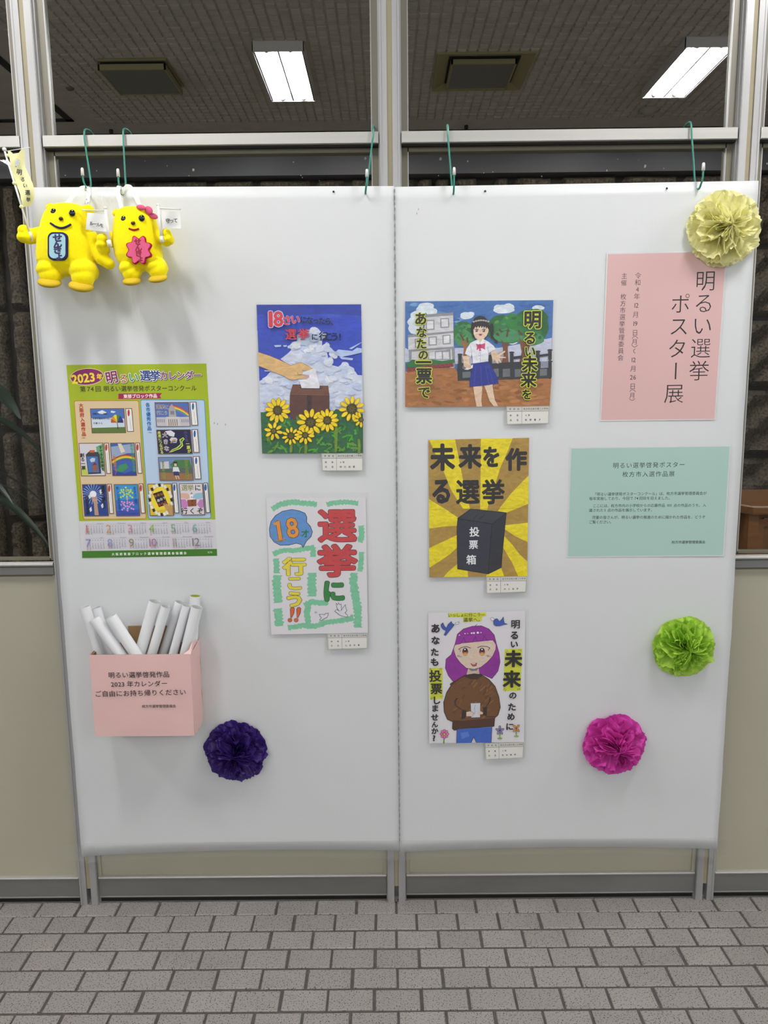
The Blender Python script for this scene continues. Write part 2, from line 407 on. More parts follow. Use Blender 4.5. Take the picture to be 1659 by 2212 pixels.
# ---- floor of the hall
fl = MB().box(-5.5, 5.5, -8.0, .03, -.06, -.004).obj('floor', M_GROUT, kind='structure')
tm = MB(); hx, hy, tb = .0545, .0315, .002
tm.add([(-hx, -hy, -.006), (hx, -hy, -.006), (hx, hy, -.006), (-hx, hy, -.006), (-hx, -hy, -tb), (hx, -hy, -tb), (hx, hy, -tb), (-hx, hy, -tb),
        (-hx+tb, -hy+tb, 0), (hx-tb, -hy+tb, 0), (hx-tb, hy-tb, 0), (-hx+tb, hy-tb, 0)],
       [(0, 1, 5, 4), (1, 2, 6, 5), (2, 3, 7, 6), (3, 0, 4, 7), (4, 5, 9, 8), (5, 6, 10, 9), (6, 7, 11, 10), (7, 4, 8, 11), (8, 9, 10, 11)])
tile_me = tm.mesh('tile', M_TILE)
far = MB()
for r in range(-1, 40):
    yc = -.060-.070*r
    xo = (.046 if r % 2 == 0 else -.012)+.058
    for k in range(-20, 21):
        x = xo+.116*k+random.uniform(-.0012, .0012); y = yc+random.uniform(-.001, .001)
        if r == -1: y = yc-.004
        if r <= 9 and -1.28 < x < 1.28:
            o = link('tile', tile_me, fl); o.matrix_world = Matrix.Translation((x, y, random.uniform(-.0006, .0004))) @ Matrix.Rotation(random.uniform(-.008, .008), 4, 'Z')
        else:
            z = random.uniform(-.0006, .0004)
            far.add([(a+x, b+y, c+z) for a, b, c in tm.v], tm.f)
far.obj('tile_field', M_TILE, fl, kind='stuff')

# ---- hall ceiling and side walls
cm = MB().box(-5.5, 5.5, -8.0, .0, HC, HC+.08); cf = cm.obj('ceiling_hall', M_CEIL, kind='structure')
def relief(name, parent, x0, x1, y0, y1, holes=()):
    g = MB(); P = .05
    nx = int((x1-x0)/P); ny = int((y1-y0)/P)
    for i in range(nx):
        for j in range(ny):
            x = x0+i*P; y = y0+j*P; cx, cy = x+P/2, y+P/2
            if any(a < cx < b and c < cy < d for a, b, c, d in holes): continue
            h = .007+random.uniform(-.0012, .0012); w = .0185+random.uniform(-.001, .001); e = .0225
            g.add([(cx-e, cy-e+.002, HC), (cx+e, cy-e+.002, HC), (cx+e, cy+e-.002, HC), (cx-e, cy+e-.002, HC), (cx-w, cy-w, HC-h), (cx+w, cy-w, HC-h), (cx+w, cy+w, HC-h), (cx-w, cy+w, HC-h)],
                  [(4, 7, 6, 5), (0, 4, 5, 1), (1, 5, 6, 2), (2, 6, 7, 3), (3, 7, 4, 0)])
    return g.obj('relief_block', M_CEIL, parent, kind='stuff')
relief('relief', cf, -3.2, 3.2, -4.5, -.05, [(cx-.14, cx+.14, cy-.33, cy+.33) for cx, cy in ((-2.95, -.85), (-.95, -.85), (1.05, -.85), (3.05, -.85), (-2.53, -3.5))])
# ---- back room shell
cb = MB().box(-5.5, 5.5, .08, 3.12, HC, HC+.08).obj('ceiling_back', M_CEIL, kind='structure')
VENTL = (-1.412, -1.075, 1.965, 2.295); VENTR = (.238, .712, 1.925, 2.372)
relief('relief', cb, -1.72, 4.0, .1, 2.90, [VENTL, VENTR, (-.645, -.385, 1.79, 2.41), (1.375, 1.635, 1.80, 2.42)])
relief('relief', cb, -4.0, -2.36, .1, 2.2)
# access hatch in the left plaster: dark strips stand for its shadow gap
hf = MB()
for b in [(-1.90, -1.86, 1.4, 2.80), (-2.32, -2.28, 1.4, 2.80), (-2.32, -1.86, 2.76, 2.80), (-2.32, -1.86, 1.4, 1.44)]:
    hf.box(b[0], b[1], b[2], b[3], HC-.006, HC+.002)
hf.obj('hatch_gap_shade', M_GASKET, kind='structure')
MB().box(-5.5, 5.5, .08, 3.3, -.06, 0).obj('floor_back', mat('back_room_floor', (172, 166, 156), .8), kind='structure')
MB().box(-5.5, -5.4, .08, 3.2, 0, HC).obj('wall_back_left', M_MORTAR, kind='structure')
MB().box(5.4, 5.5, .08, 3.2, 0, HC).obj('wall_back_right', M_MORTAR, kind='structure')
MB().box(-5.4, 5.4, 3.12, 3.22, 2.866, HC-.012).obj('beam_back', M_BEAM, kind='structure')
MB().box(-5.4, 5.4, 3.03, 3.12, HC-.012, HC).obj('ceiling_gap_shade', M_BLACK, kind='structure')  # black strip stands in for the shadow gap where the ceiling ends
wb = MB().box(-5.4, 5.4, 3.22, 3.4, 0, HC).obj('wall_back', M_MORTAR, kind='structure')
def stone(x0, x1, z0, z1, diag=False):
    nx = max(4, int((x1-x0)/.028)); nz = max(6, int((z1-z0)/.034))
    def fn(u, v):
        x = x0+(x1-x0)*u; z = z0+(z1-z0)*v
        ed = min(u*(x1-x0), (1-u)*(x1-x0), v*(z1-z0)*1.5, (1-v)*(z1-z0)*1.5)
        d = .03+min(ed, .03)*1.2+.03*noise.noise(Vector((x*9, z*9, 1)))+.022*noise.noise(Vector((x*28, z*28, 5)))
        if diag: d += .03*math.sin((z*.83-x*.55)*34)
        if u in (0, 1) or v in (0, 1): d = -.01
        return (x+.006*noise.noise(Vector((x*20, z*20, 9))), 3.22-max(d, -.01), z)
    g = MB(); g.grid(fn, nx, nz, smooth=False); g.obj('stone', M_STONE, wb)
edges = [(-1.862, -1.646), (-1.608, -1.179), (-1.150, -.878), (-.848, -.5), (-.47, -.284), (-.25, -.02), (.02, .173), (.195, .29), (.307, .40), (.425, .583), (.695, .785), (.815, 1.068), (1.12, 1.486), (1.523, 1.888), (1.92, 2.187)]
for a, b in edges:
    for k, (z0, z1) in enumerate([(2.42, 2.864), (1.9, 2.41), (1.46, 1.89), (.96, 1.45), (.42, .95)]):
        stone(a, b, z0, z1)
x = -3.4
while x < -1.9:          # narrow ribs seen through the left window
    wd = random.choice([.105, .12, .135])
    zz = 2.862
    while zz > .3:
        h = random.choice([.62, .8, 1.1]); z0 = max(.1, zz-h)
        stone(x, x+wd, z0, zz-.012); zz = z0
    x += wd+.032
for zz in (2.862, 2.40, 1.94, 1.48, 1.02, .56):
    for sx0, sx1 in ((3.33, 3.75), (3.78, 4.3), (4.33, 4.8)): stone(sx0, sx1, zz-.44, zz, True)
    stone(2.215, 2.72, zz-.44, zz, True); stone(2.74, 3.3, zz-.42, zz, True)

# ---- aluminium partition
wp = root('wall_partition', (0, 0, 0), kind='structure')
for px in POSTX:
    po = MB()
    for sgn in (-1, 1):
        x0, x1 = (px-.026, px-.0065) if sgn < 0 else (px+.0065, px+.026)
        po.box(x0, x1, .02, .075, 0, HC)
        e = px+sgn*.026; po.box(min(e, e+sgn*.003), max(e, e+sgn*.003), .032, .07, 0, HC)
        xa = px+sgn*.0205; po.box(min(xa, xa+sgn*.004), max(xa, xa+sgn*.004), .0185, .02, 0, HC)
    po.box(px-.0066, px+.0066, .05, .07, 0, HC)
    p = po.obj('post', M_ALU, wp)
    MB().box(px-.0062, px+.0062, .0255, .05, .05, HC).obj('joint_strip', M_STRIP, p)
bays = list(zip(POSTX[:-1], POSTX[1:]))
wn = 1
for (a, b) in bays:
    x0, x1 = a+.029, b-.029
    MB().box(x0, x1, .02, .075, 2.100, 2.128, .0015).obj('rail', M_ALUH, wp)
    MB().box(x0, x1, .024, .07, .996, 1.018, .001).obj('rail', M_ALUD, wp)
    g = MB(); pr = []
    for k in range(9):
        t = math.pi*k/8; pr.append((.031-.012*math.sin(t), 1.025-.007*math.cos(t)))
    g.add([(x0, y, z) for y, z in pr]+[(x1, y, z) for y, z in pr], [(k, k+1, 10+k, 9+k) for k in range(8)], True)
    g.obj('sill_bead', M_ALUH, wp)
    MB().box(x0, x1, .036, .05, .084, .996).obj('panel', M_PANEL, wp)
    MB().box(x0-.001, x0+.008, .031, .037, .084, .993).obj('panel_bead', M_PANEL, wp)
    MB().box(x1-.008, x1+.001, .031, .037, .084, .993).obj('panel_bead', M_PANEL, wp)
    MB().box(x0, x1, .035, .037, .989, .9965).obj('gasket', M_SUB, wp)
    k_ = MB().box(x0, x1, .028, .05, .022, .082, .001).obj('kick_plate', M_ALUD, wp)
    MB().box(x0, x1, .024, .04, .0805, .0855, .0012).obj('kick_bead', M_ALUH, wp)
    MB().box(x0, x1, .038, .06, 0, .022).obj('plinth_shade', M_BLACK, wp)  # black block stands in for the shaded gap under the kick plate
    MB().box(x0, x1, .026, .05, .019, .0235, .001).obj('kick_bead', M_ALUD, wp)
    # upper window
    for (z0, z1) in ((2.128, HC), (1.032, 2.100)):
        wr = root('window_%d' % wn, ((x0+x1)/2, .05, z0), kind='structure'); wn += 1
        up = z0 > 2
        fr = MB(); jw = .016
        fr.box(x0, x0+jw, .046, .072, z0, z1); fr.box(x1-jw, x1, .046, .072, z0, z1)
        if up: fr.box(x0, x1, .05, .072, z0, z0+.004)
        else:
            fr.box(x0+jw, x1-jw, .046, .072, z1-.014, z1-.003); fr.box(x0+jw, x1-jw, .046, .072, z0, z0+.006)
        fr.obj('frame', M_JAMB if up else M_SUB, wr)
        MB().box(x0+jw, x0+jw+.0025, .046, .054, z0, z1).box(x1-jw-.0025, x1-jw, .046, .054, z0, z1).obj('glazing_bead', M_ALU, wr)
        if not up: MB().box(x0, x1, .03, .05, z1-.0035, z1).obj('gasket', M_GASKET, wr)
        MB().box(x0+jw, x1-jw, .058, .062, z0+.004, z1-.004).obj('pane', M_GLASS, wr)
        if not up:
            rs = MB(); rnd = random.Random(wn*13)
            for _ in range(13):
                cx, cz = rnd.uniform(x0+.03, x1-.03), rnd.uniform(2.02, 2.082); r = rnd.choice([.001, .0015, .0025, .004])
                pts = [(cx+r*rnd.uniform(.5, 1)*math.cos(t), cz+r*rnd.uniform(.7, 1.4)*math.sin(t)) for t in [k*math.pi/3 for k in range(6)]]
                rs.prism(pts, .0574, .0578)
            rs.obj('tape_residue', M_RESID, wr, kind='stuff')

# ================================================================ CEILING FITTINGS
def ceiling_light(x, y, tm_, label, group=None):
    r = root('ceiling_light', (x, y, HC), label, 'ceiling light', group)
    hw, hl, z0, z1 = .120, .305, HC-.052, HC-.008
    g = MB(); t = .004
    g.box(x-hw, x+hw, y-hl, y+hl, z1, HC)
    g.box(x-hw, x-hw+t, y-hl, y+hl, z0, z1); g.box(x+hw-t, x+hw, y-hl, y+hl, z0, z1)
    g.box(x-hw, x+hw, y-hl, y-hl+t, z0, z1); g.box(x-hw, x+hw, y+hl-t, y+hl, z0, z1)
    g.obj('housing', M_HOUSE, r)
    rf = MB()
    for s in (-1, 1):
        cx = x+s*.056; pr = [(cx-.052, z0+.002), (cx-.03, z0+.028), (cx-.012, z0+.036), (cx+.012, z0+.036), (cx+.03, z0+.028), (cx+.052, z0+.002)]
        n = len(pr); rf.add([(a, y-hl+t, b) for a, b in pr]+[(a, y+hl-t, b) for a, b in pr], [(k, k+1, n+k+1, n+k) for k in range(n-1)])
    rf.obj('reflector', M_REFL, r)
    for s in (-1, 1):
        cx = x+s*.056; z = z0+.014
        MB().tube([(cx, y-hl+.03, z), (cx, y+hl-.03, z)], .0125, 10).obj('tube', tm_, r)
        for q in (-1, 1): MB().tube([(cx, y+q*(hl-.006), z), (cx, y+q*(hl-.03), z)], .0115, 10).obj('tube_cap', M_WHITEP, r)
    return r
ceiling_light(-.509, 2.095, M_TUBEB, 'lit twin-tube ceiling light behind the glass, left of the middle post')
ceiling_light(1.496, 2.105, M_TUBEB, 'lit twin-tube ceiling light behind the glass, at the upper right')
ceiling_light(-3.2, 2.1, M_TUBEB, 'lit twin-tube ceiling light behind the glass, far left')
HALL = [(-2.95, -.85, 'lit twin-tube hall light nearest the partition, far left of the boards'), (-.95, -.85, 'lit twin-tube hall light nearest the partition, above the plush bears'),
        (1.05, -.85, 'lit twin-tube hall light nearest the partition, above the right board'), (3.05, -.85, 'lit twin-tube hall light nearest the partition, far right of the boards'),
        (-2.53, -3.5, 'lit twin-tube hall light in the second row, on the left'), (3.6, -3.5, 'lit twin-tube hall light in the second row, on the right'),
        (-2.95, -4.8, 'added unseen twin-tube fill light in the third row, far left'), (-.95, -4.8, 'added unseen twin-tube fill light in the third row, left of the middle'),  # third row added out of view to brighten the lower boards
        (1.05, -4.8, 'added unseen twin-tube fill light in the third row, right of the middle'), (3.05, -4.8, 'added unseen twin-tube fill light in the third row, far right'),
        (-2.95, -6.8, 'added unseen twin-tube fill light in the last row, far left'), (-.95, -6.8, 'added unseen twin-tube fill light in the last row, left of the middle'),  # last row added out of view as ambient fill
        (1.05, -6.8, 'added unseen twin-tube fill light in the last row, right of the middle'), (3.05, -6.8, 'added unseen twin-tube fill light in the last row, far right')]
for cx, cy, lb in HALL: ceiling_light(cx, cy, M_TUBEN if cy > -1 else M_TUBEF, lb)

def vent_left():
    x0, x1, y0, y1 = VENTL; r = root('ceiling_vent', ((x0+x1)/2, (y0+y1)/2, HC), 'olive square ceiling vent with a dropped grey plate, at the upper left', 'ceiling vent')
    MB().box(x0, x1, y0, y1, HC-.012, HC).obj('flange', M_VENT, r)
    MB().box(x0+.012, x1-.012, y0+.012, y1-.012, HC-.03, HC-.012).obj('throat', M_BLACK, r)
    g = MB(); a, b, c, d = x0+.002, x1-.006, y0+.002, y1-.008
    g.box(a, b, c, c+.008, HC-.052, HC-.026); g.box(a, b, d-.008, d, HC-.052, HC-.026); g.box(a, a+.008, c, d, HC-.052, HC-.026); g.box(b-.008, b, c, d, HC-.052, HC-.026)
    g.obj('rim', M_VENT, r)
    MB().box(a+.008, b-.008, c+.008, d-.008, HC-.049, HC-.030).obj('plate', M_VENTP, r)
def vent_right():
    x0, x1, y0, y1 = VENTR; r = root('ceiling_vent', ((x0+x1)/2, (y0+y1)/2, HC), 'olive ceiling vent with a wide sloping frame, right of the middle post', 'ceiling vent')
    g = MB(); i = .066; Z = HC-.018
    o_ = [(x0, y0), (x1, y0), (x1, y1), (x0, y1)]; n_ = [(x0+i, y0+i), (x1-i, y0+i), (x1-i, y1-i), (x0+i, y1-i)]
    V = [(a, b, Z) for a, b in o_]+[(a, b, HC+.0) for a, b in n_]+[(a, b, HC) for a, b in o_]
    g.add(V, [(k, (k+1) % 4, 4+(k+1) % 4, 4+k) for k in range(4)]+[(8+k, 8+(k+1) % 4, (k+1) % 4, k) for k in range(4)])
    g.obj('frame', M_VENT, r)
    MB().box(x0+i-.004, x1-i+.004, y0+i-.004, y1-i+.004, HC-.003, HC-.001).obj('throat', M_BLACK, r)
    a, b, c, d = x0+i+.006, x1-i-.012, y0+i+.012, y1-i+.02
    g = MB(); g.box(a, b, c, c+.01, HC-.03, HC-.008); g.box(a, b, d-.01, d, HC-.03, HC-.008); g.box(a, a+.01, c, d, HC-.03, HC-.008); g.box(b-.01, b, c, d, HC-.03, HC-.008)
    g.obj('rim', M_VENT, r)
    MB().box(a+.01, b-.01, c+.01, d-.01, HC-.027, HC-.010).obj('plate', M_VENTP, r)
vent_left(); vent_right()
g = MB(); pr = [(.0, -.034), (.022, -.033), (.03, -.028), (.034, -.02), (.05, -.016), (.053, -.008), (.053, 0)]
def lathe(g, c, pr, n=24):
    V = [(c[0]+r*math.cos(2*math.pi*k/n), c[1]+r*math.sin(2*math.pi*k/n), c[2]+z) for r, z in pr for k in range(n)]
    return g.add(V, [(j*n+k, (j+1)*n+k, (j+1)*n+(k+1) % n, j*n+(k+1) % n) for j in range(len(pr)-1) for k in range(n)], True)
lathe(g, (1.513, 2.70, HC-.006), pr); tag(g.obj('smoke_detector', mat('detector_beige', (160, 155, 146), .6)), 'round beige smoke detector on the ceiling behind the right light', 'smoke detector')
g = MB(); lathe(g, (-1.68, 2.30, HC-.006), [(0, -.012), (.012, -.011), (.022, -.004), (.022, .002)], 16)
tag(g.obj('sprinkler', mat('sprinkler_metal', (120, 112, 100), .4, .5)), 'small round sprinkler cap on the ceiling at the far left', 'sprinkler')
for i, (u, v) in enumerate([(240, 281), (1007, 276)]):
    p = at(u, v, 2.96); g = MB(); g.tube([(p.x, 2.96, HC-.02), (p.x, 2.96, HC-.035)], .008, 10); g.ball((p.x, 2.96, HC-.04), .014, .014, .006, 12, 6)
    g.tube([(p.x, 2.96, HC), (p.x, 2.96, HC-.02)], .012, 10)
    tag(g.obj('sprinkler', M_GASKET), ['dark sprinkler head at the ceiling edge above the left board', 'dark sprinkler head at the ceiling edge above the right board'][i], 'sprinkler')

# ================================================================ BACK ROOM THINGS
t = root('side_table', (1.75, 1.25, 0), 'dark brown wooden stand with a clipped-corner top behind the right window', 'table')
top = [(1.36, 1.16), (1.432, .985), (2.05, .985), (2.12, 1.16), (2.12, 1.5), (1.36, 1.5)]
g = MB(); n = len(top); cx, cy = 1.74, 1.25
inner = [(x+(cx-x)*.012, y+(cy-y)*.012) for x, y in top]
g.add([(x, y, .985) for x, y in inner]+[(x, y, .992) for x, y in top]+[(x, y, 1.014) for x, y in top]+[(x, y, 1.02) for x, y in inner],
      [list(range(n))[::-1], [3*n+k for k in range(n)]]+[(j*n+k, j*n+(k+1) % n, (j+1)*n+(k+1) % n, (j+1)*n+k) for j in range(3) for k in range(n)])
g.obj('top', M_WOOD, t)
MB().box(1.455, 2.03, 1.04, 1.46, .05, .985).obj('body', M_WOODD, t)
for lx, ly in ((1.435, 1.02), (2.01, 1.02), (1.435, 1.44), (2.01, 1.44)): MB().box(lx, lx+.04, ly, ly+.04, 0, .985).obj('leg', M_WOOD, t)
MB().box(1.475, 1.50, 1.028, 1.042, .06, .96).box(1.985, 2.01, 1.028, 1.042, .06, .96).box(1.5, 1.985, 1.028, 1.042, .93, .965).obj('moulding', M_WOOD, t)

def plant(x, y, label, leaves, ht):
    r = root('potted_plant', (x, y, 0), label, 'plant')
    g = MB(); lathe(g, (x, y, 0), [(0, 0), (.12, 0), (.15, .25), (.16, .27), (.14, .27), (.13, .25), (0, .25)], 20); g.obj('pot', M_SOIL, r)
    for (az, base, ln, wd, rise) in leaves:
        dx, dy = math.cos(az), math.sin(az); sg = MB()
        pts = [Vector((x, y, .25)), Vector((x+dx*.03, y+dy*.03, base*.6)), Vector((x+dx*.08, y+dy*.08, base))]
        sg.tube(pts, .007, 6); st = sg.obj('stem', M_LEAF, r)
        p0 = pts[-1]
        def fn(u, v):
            s = v; w = wd*math.sin(math.pi*min(1, s*.93+.05))**.8*(u-.5); h = rise*ln*s-.55*ln*s*s
            side = Vector((-dy, dx, 0)); return p0+Vector((dx, dy, 0))*ln*s*.8+Vector((0, 0, h+abs(w)*.35))+side*w
        lg = MB(); lg.grid(fn, 4, 10); lg.obj('leaf', M_LEAF, st)
plant(-2.25, 1.9, 'dark leafy plant in shadow behind the lower left window', [(-.4, 1.55, .5, .13, .2), (.1, 1.38, .45, .12, .1), (-1.2, 1.42, .42, .13, .1), (.6, 1.12, .5, .07, -.1), (-.9, 1.2, .5, .12, -.1), (-2.2, 1.5, .4, .12, .3), (-.2, 1.0, .55, .07, 0), (2.2, 1.3, .4, .1, .2)], 1.4)
plant(-2.02, 1.45, 'low dark plant with narrow drooping leaves beside the window sill', [(-.3, 1.15, .32, .05, .1), (.4, 1.08, .32, .04, .2), (-1.4, 1.22, .3, .07, .1), (-2.5, 1.2, .3, .06, .2), (1.5, 1.18, .35, .06, .3)], 1.1)

# ================================================================ BOARDS
def board(x0, x1, ztops, zbots, holes, label):
    zt = lambda x: ztops[0]+(ztops[1]-ztops[0])*(x-x0)/(x1-x0)
    def zb(x):
        f = (x-x0)/(x1-x0); return zbots[0]*(1-f)+zbots[1]*f+.012*math.sin(math.pi*f)**.7
    o = root('display_board', ((x0+x1)/2, 0, .17), label, 'board')
    nu, nv = 40, 60; g = MB()
    def edge(z, side): return .0012*noise.noise(Vector((z*14, side, 3)))+.0025*noise.noise(Vector((z*3, side, 8)))
    def fn(y, u, v):
        x = x0+(x1-x0)*u; t, b = zt(x), zb(x); z = b+(t-b)*v
        if u == 0: x += edge(z, x0)
        if u == 1: x += edge(z, x1)
        bow = -.0015*math.sin(math.pi*u)*math.sin(math.pi*v)
        return (x, y+bow, z)
    g.grid(lambda u, v: fn(0, u, v), nu, nv)
    g.grid(lambda u, v: fn(.004, 1-u, v), nu, nv)
    n = nu+1; N = n*(nv+1)
    for i in range(nu):
        g.f.append([i+1, i, N+nu-i, N+nu-i-1]); g.sm.append(False)
        a = nv*n; g.f.append([a+i, a+i+1, N+a+nu-i-1, N+a+nu-i]); g.sm.append(False)
    for j in range(nv):
        g.f.append([j*n, (j+1)*n, N+(j+1)*n+nu, N+j*n+nu]); g.sm.append(False)
        g.f.append([(j+1)*n+nu, j*n+nu, N+j*n, N+(j+1)*n]); g.sm.append(False)
    g.obj('sheet', M_BOARD, o)
    for (u, v, r) in holes:
        p = at(u, v, -.0025); h = MB(); h.ball((p.x, -.0025, p.z), r, .0008, r, 10, 6); h.obj('screw_hole', M_GASKET, o)
    return o
bl = board(-.916, -.0006, (1.999, 1.992), (.168, .1775), [(720.5, 414, .0028)], 'white corrugated plastic display board on the left, holding the calendar')
br = board(.0002, .9125, (1.990, 1.9945), (.173, .174), [(1048, 413, .0028), (1440.5, 407, .0028)], 'white corrugated plastic display board on the right, holding the pink notice')
nk = [(904, 452), (900.5, 461), (463, 914), (487, 917), (852, 560), (470, 916)]
for i, (u, v) in enumerate(nk):
    p = at(u, v, -.002); MB().ball((p.x, -.0022, p.z), .0012, .0006, .0028, 8, 5).obj('dent', mat('dent_grey', (170, 172, 172), .6), bl if u < 853 else br)
# rough seam tape line at the joint of the two boards
g = MB()
rnd = random.Random(3); z = 1.985; k = 0
while z > .2:
    h = rnd.uniform(.006, .016); xx = -.0002+rnd.uniform(-.0007, .0007)
    g.box(xx-.0006, xx+.0006, -.0014, -.0002, z-h, z); z -= h+rnd.uniform(.004, .012)
g.obj('seam_gap', mat('seam_grey', (150, 152, 154), .7), bl)
# clear tape holding the lower edge to the posts
def film(name, pts_top, pts_bot, y, label, parent=None):
    g = MB(); n = len(pts_top)
    V = [(x, y-.0004*math.sin(i*1.7), z) for i, (x, z) in enumerate(pts_top)]+[(x, y-.0006*math.cos(i*1.3), z) for i, (x, z) in enumerate(pts_bot)]
    g.add(V, [(n+i, n+i+1, i+1, i) for i in range(n-1)]); o = g.obj(name, M_TAPE, parent)
    if label: tag(o, label, 'tape')
    return o
for (bx0, bx1, lb) in ((-.908, -.003, 'long clear packing tape along the lower edge of the left board'), (.002, .906, 'long clear packing tape along the lower edge of the right board')):
    top_, bot_ = [], []
    for i in range(25):
        f = i/24; x = bx0+(bx1-bx0)*f; top_.append((x, .212)); bot_.append((x, .148+.0185*math.sin(math.pi*f)**.55))
    film('packing_tape', top_, bot_, -.0028, lb)
def tape_patch(pix, y, label):
    P = [at(u, v, y) for u, v in pix]; g = MB(); n = 8
    def fn(u, v):
        a = P[0].lerp(P[1], u); b = P[3].lerp(P[2], u); q = a.lerp(b, v); return (q.x, y-.0015*noise.noise(Vector((q.x*30, q.z*30, 0))), q.z)
    g.grid(fn, n, n); tag(g.obj('tape_patch', M_TAPE), label, 'tape')
tape_patch([(135, 1821), (184, 1826), (188, 1860), (134, 1856)], .012, 'clear tape patch reaching from the left board over the left post')
tape_patch([(164, 1827), (205, 1827), (207, 1861), (167, 1861)], -.005, 'clear tape patch on the left post under the board corner')
tape_patch([(1553, 1815), (1572, 1814), (1568, 1849), (1550, 1847)], .03, 'whitish tape patch on the beige panel right of the right board')
tape_patch([(837, 1838), (875, 1838), (874, 1852), (838, 1852)], -.005, 'clear tape patch over the middle post under the board joint')
tape_patch([(1507, 1836), (1545, 1836), (1544, 1852), (1506, 1850)], -.005, 'clear tape patch on the right post under the board corner')

# ================================================================ HOOKS
def hook(pts_px, tip_px, label, hole_px):
    # over the rail, down behind the board, out through the hole and up to a white tip
    (u0, v0), (u1, v1) = pts_px
    a = at(u0, v0, .015); b = at(u1, v1, .006); h = at(*hole_px, -.008); tp = at(*tip_px, -.022)
    r = root('s_hook', (a.x, 0, 2.0), label, 'hook')
    P = [(a.x+.004, .092, 2.095), (a.x+.004, .091, 2.118), (a.x+.003, .082, 2.137), (a.x+.002, .060, 2.1455), (a.x+.001, .035, 2.145), (a.x, .017, 2.137), (a.x+.0003, .0115, 2.118)]
    zb = h.z
    for k in range(1, 7):
        f = k/6; P.append((a.x+(b.x-a.x)*f, .0115-.004*f, 2.118+(zb+.02-2.118)*f))
    P += [((b.x+h.x)/2, .006, zb+.005), (h.x, .001, zb-.003), (h.x, -.010, zb-.005), (h.x+(tp.x-h.x)*.3, -.018, zb+.004), (h.x+(tp.x-h.x)*.8, -.022, zb+.016)]
    tipb = Vector((tp.x, -.022, tp.z-.006)); P += [tuple(tipb)]
    V = [Vector(p) for p in P]; out = []
    for i in range(len(V)-1):       # smooth the wire
        p0, p1, p2, p3 = V[max(i-1, 0)], V[i], V[i+1], V[min(i+2, len(V)-1)]
        for s in range(4):
            t = s/4; out.append(.5*((2*p1)+(p2-p0)*t+(2*p0-5*p1+4*p2-p3)*t*t+(3*p1-p0-3*p2+p3)*t**3))
    out.append(V[-1])
    MB().tube(out, .0024, 8).obj('wire', M_GREEN, r)
    MB().tube([tipb-Vector((0, 0, .002)), tipb+Vector((0, 0, .014)), tipb+Vector((0, -.0003, .0165))], [.0042, .0036, .0022], 10).obj('tip', M_WHITEP, r)
    return Vector((h.x, -.012, zb-.004))
HK = [hook([(182, 280), (196, 398)], (178, 372), 'green S-hook holding up the left plush bear, leftmost of the five', (190, 409)),
      hook([(266, 280), (271, 398)], (255, 374), 'green S-hook holding up the right plush bear, second from the left', (263, 415)),
      hook([(806, 280), (793, 398)], (792.5, 375), 'green S-hook just left of the middle post, nearly upright', (789.5, 413)),
      hook([(967, 277), (976, 398)], (981, 371), 'green S-hook just right of the middle post, leaning slightly', (979.5, 414)),
      hook([(1493, 268), (1501, 393)], (1519.5, 361), 'green S-hook near the right post above the cream paper flower', (1510, 403))]

# ================================================================ PAPERS ON THE BOARDS
def sheet_quad(name, q, a, m, parent, th=.0004, nu=1, nv=1, back=.0):
    P = [a.W(x, y) for x, y in q]; g = MB()
    f = [(p.x, a.yz(p.z), p.z) for p in P]; k = [(p.x, a.yz(p.z)+th, p.z) for p in P]
    g.add(f+k, [(3, 2, 1, 0), (4, 5, 6, 7), (0, 1, 5, 4), (1, 2, 6, 5), (2, 3, 7, 6), (3, 0, 4, 7)]); return g.obj(name, m, parent)
def sleeve(a, q, parent, seed):
    P = [a.W(x, y) for x, y in q]; g = MB(); n, m = 26, 34
    def fn(u, v):
        t = P[0].lerp(P[1], u); b = P[3].lerp(P[2], u); p = t.lerp(b, v)
        e = max(0, v-.93)/.07; amp = .0008+.0035*e+.0018*max(0, .05-v)/.05+.0015*max(0, u-.95)/.05
        d = amp*noise.noise(Vector((p.x*38, p.z*26, seed)))+.0007*noise.noise(Vector((p.x*9, p.z*80, seed+4)))
        return (p.x, a.yz(p.z)-.0032-abs(d)*1.2, p.z)
    g.grid(fn, n, m); g.obj('clear_sleeve', M_SLEEVE, parent)
def mk(a, corners):
    a.ztop = a.W(*corners[0]).z if not a.tilt else at(a.ox+corners[0][0]/a.s, a.oy+corners[0][1]/a.s, a.y0).z
    p, q = a.W(*corners[3]), a.W(*corners[2]); a.ang = math.atan2(q.z-p.z, q.x-p.x)
    p, q = a.W(*corners[0]), a.W(*corners[1]); a.ang = (a.ang+math.atan2(q.z-p.z, q.x-p.x))/2
K = (28, 26, 28); WHT = (238, 238, 240)

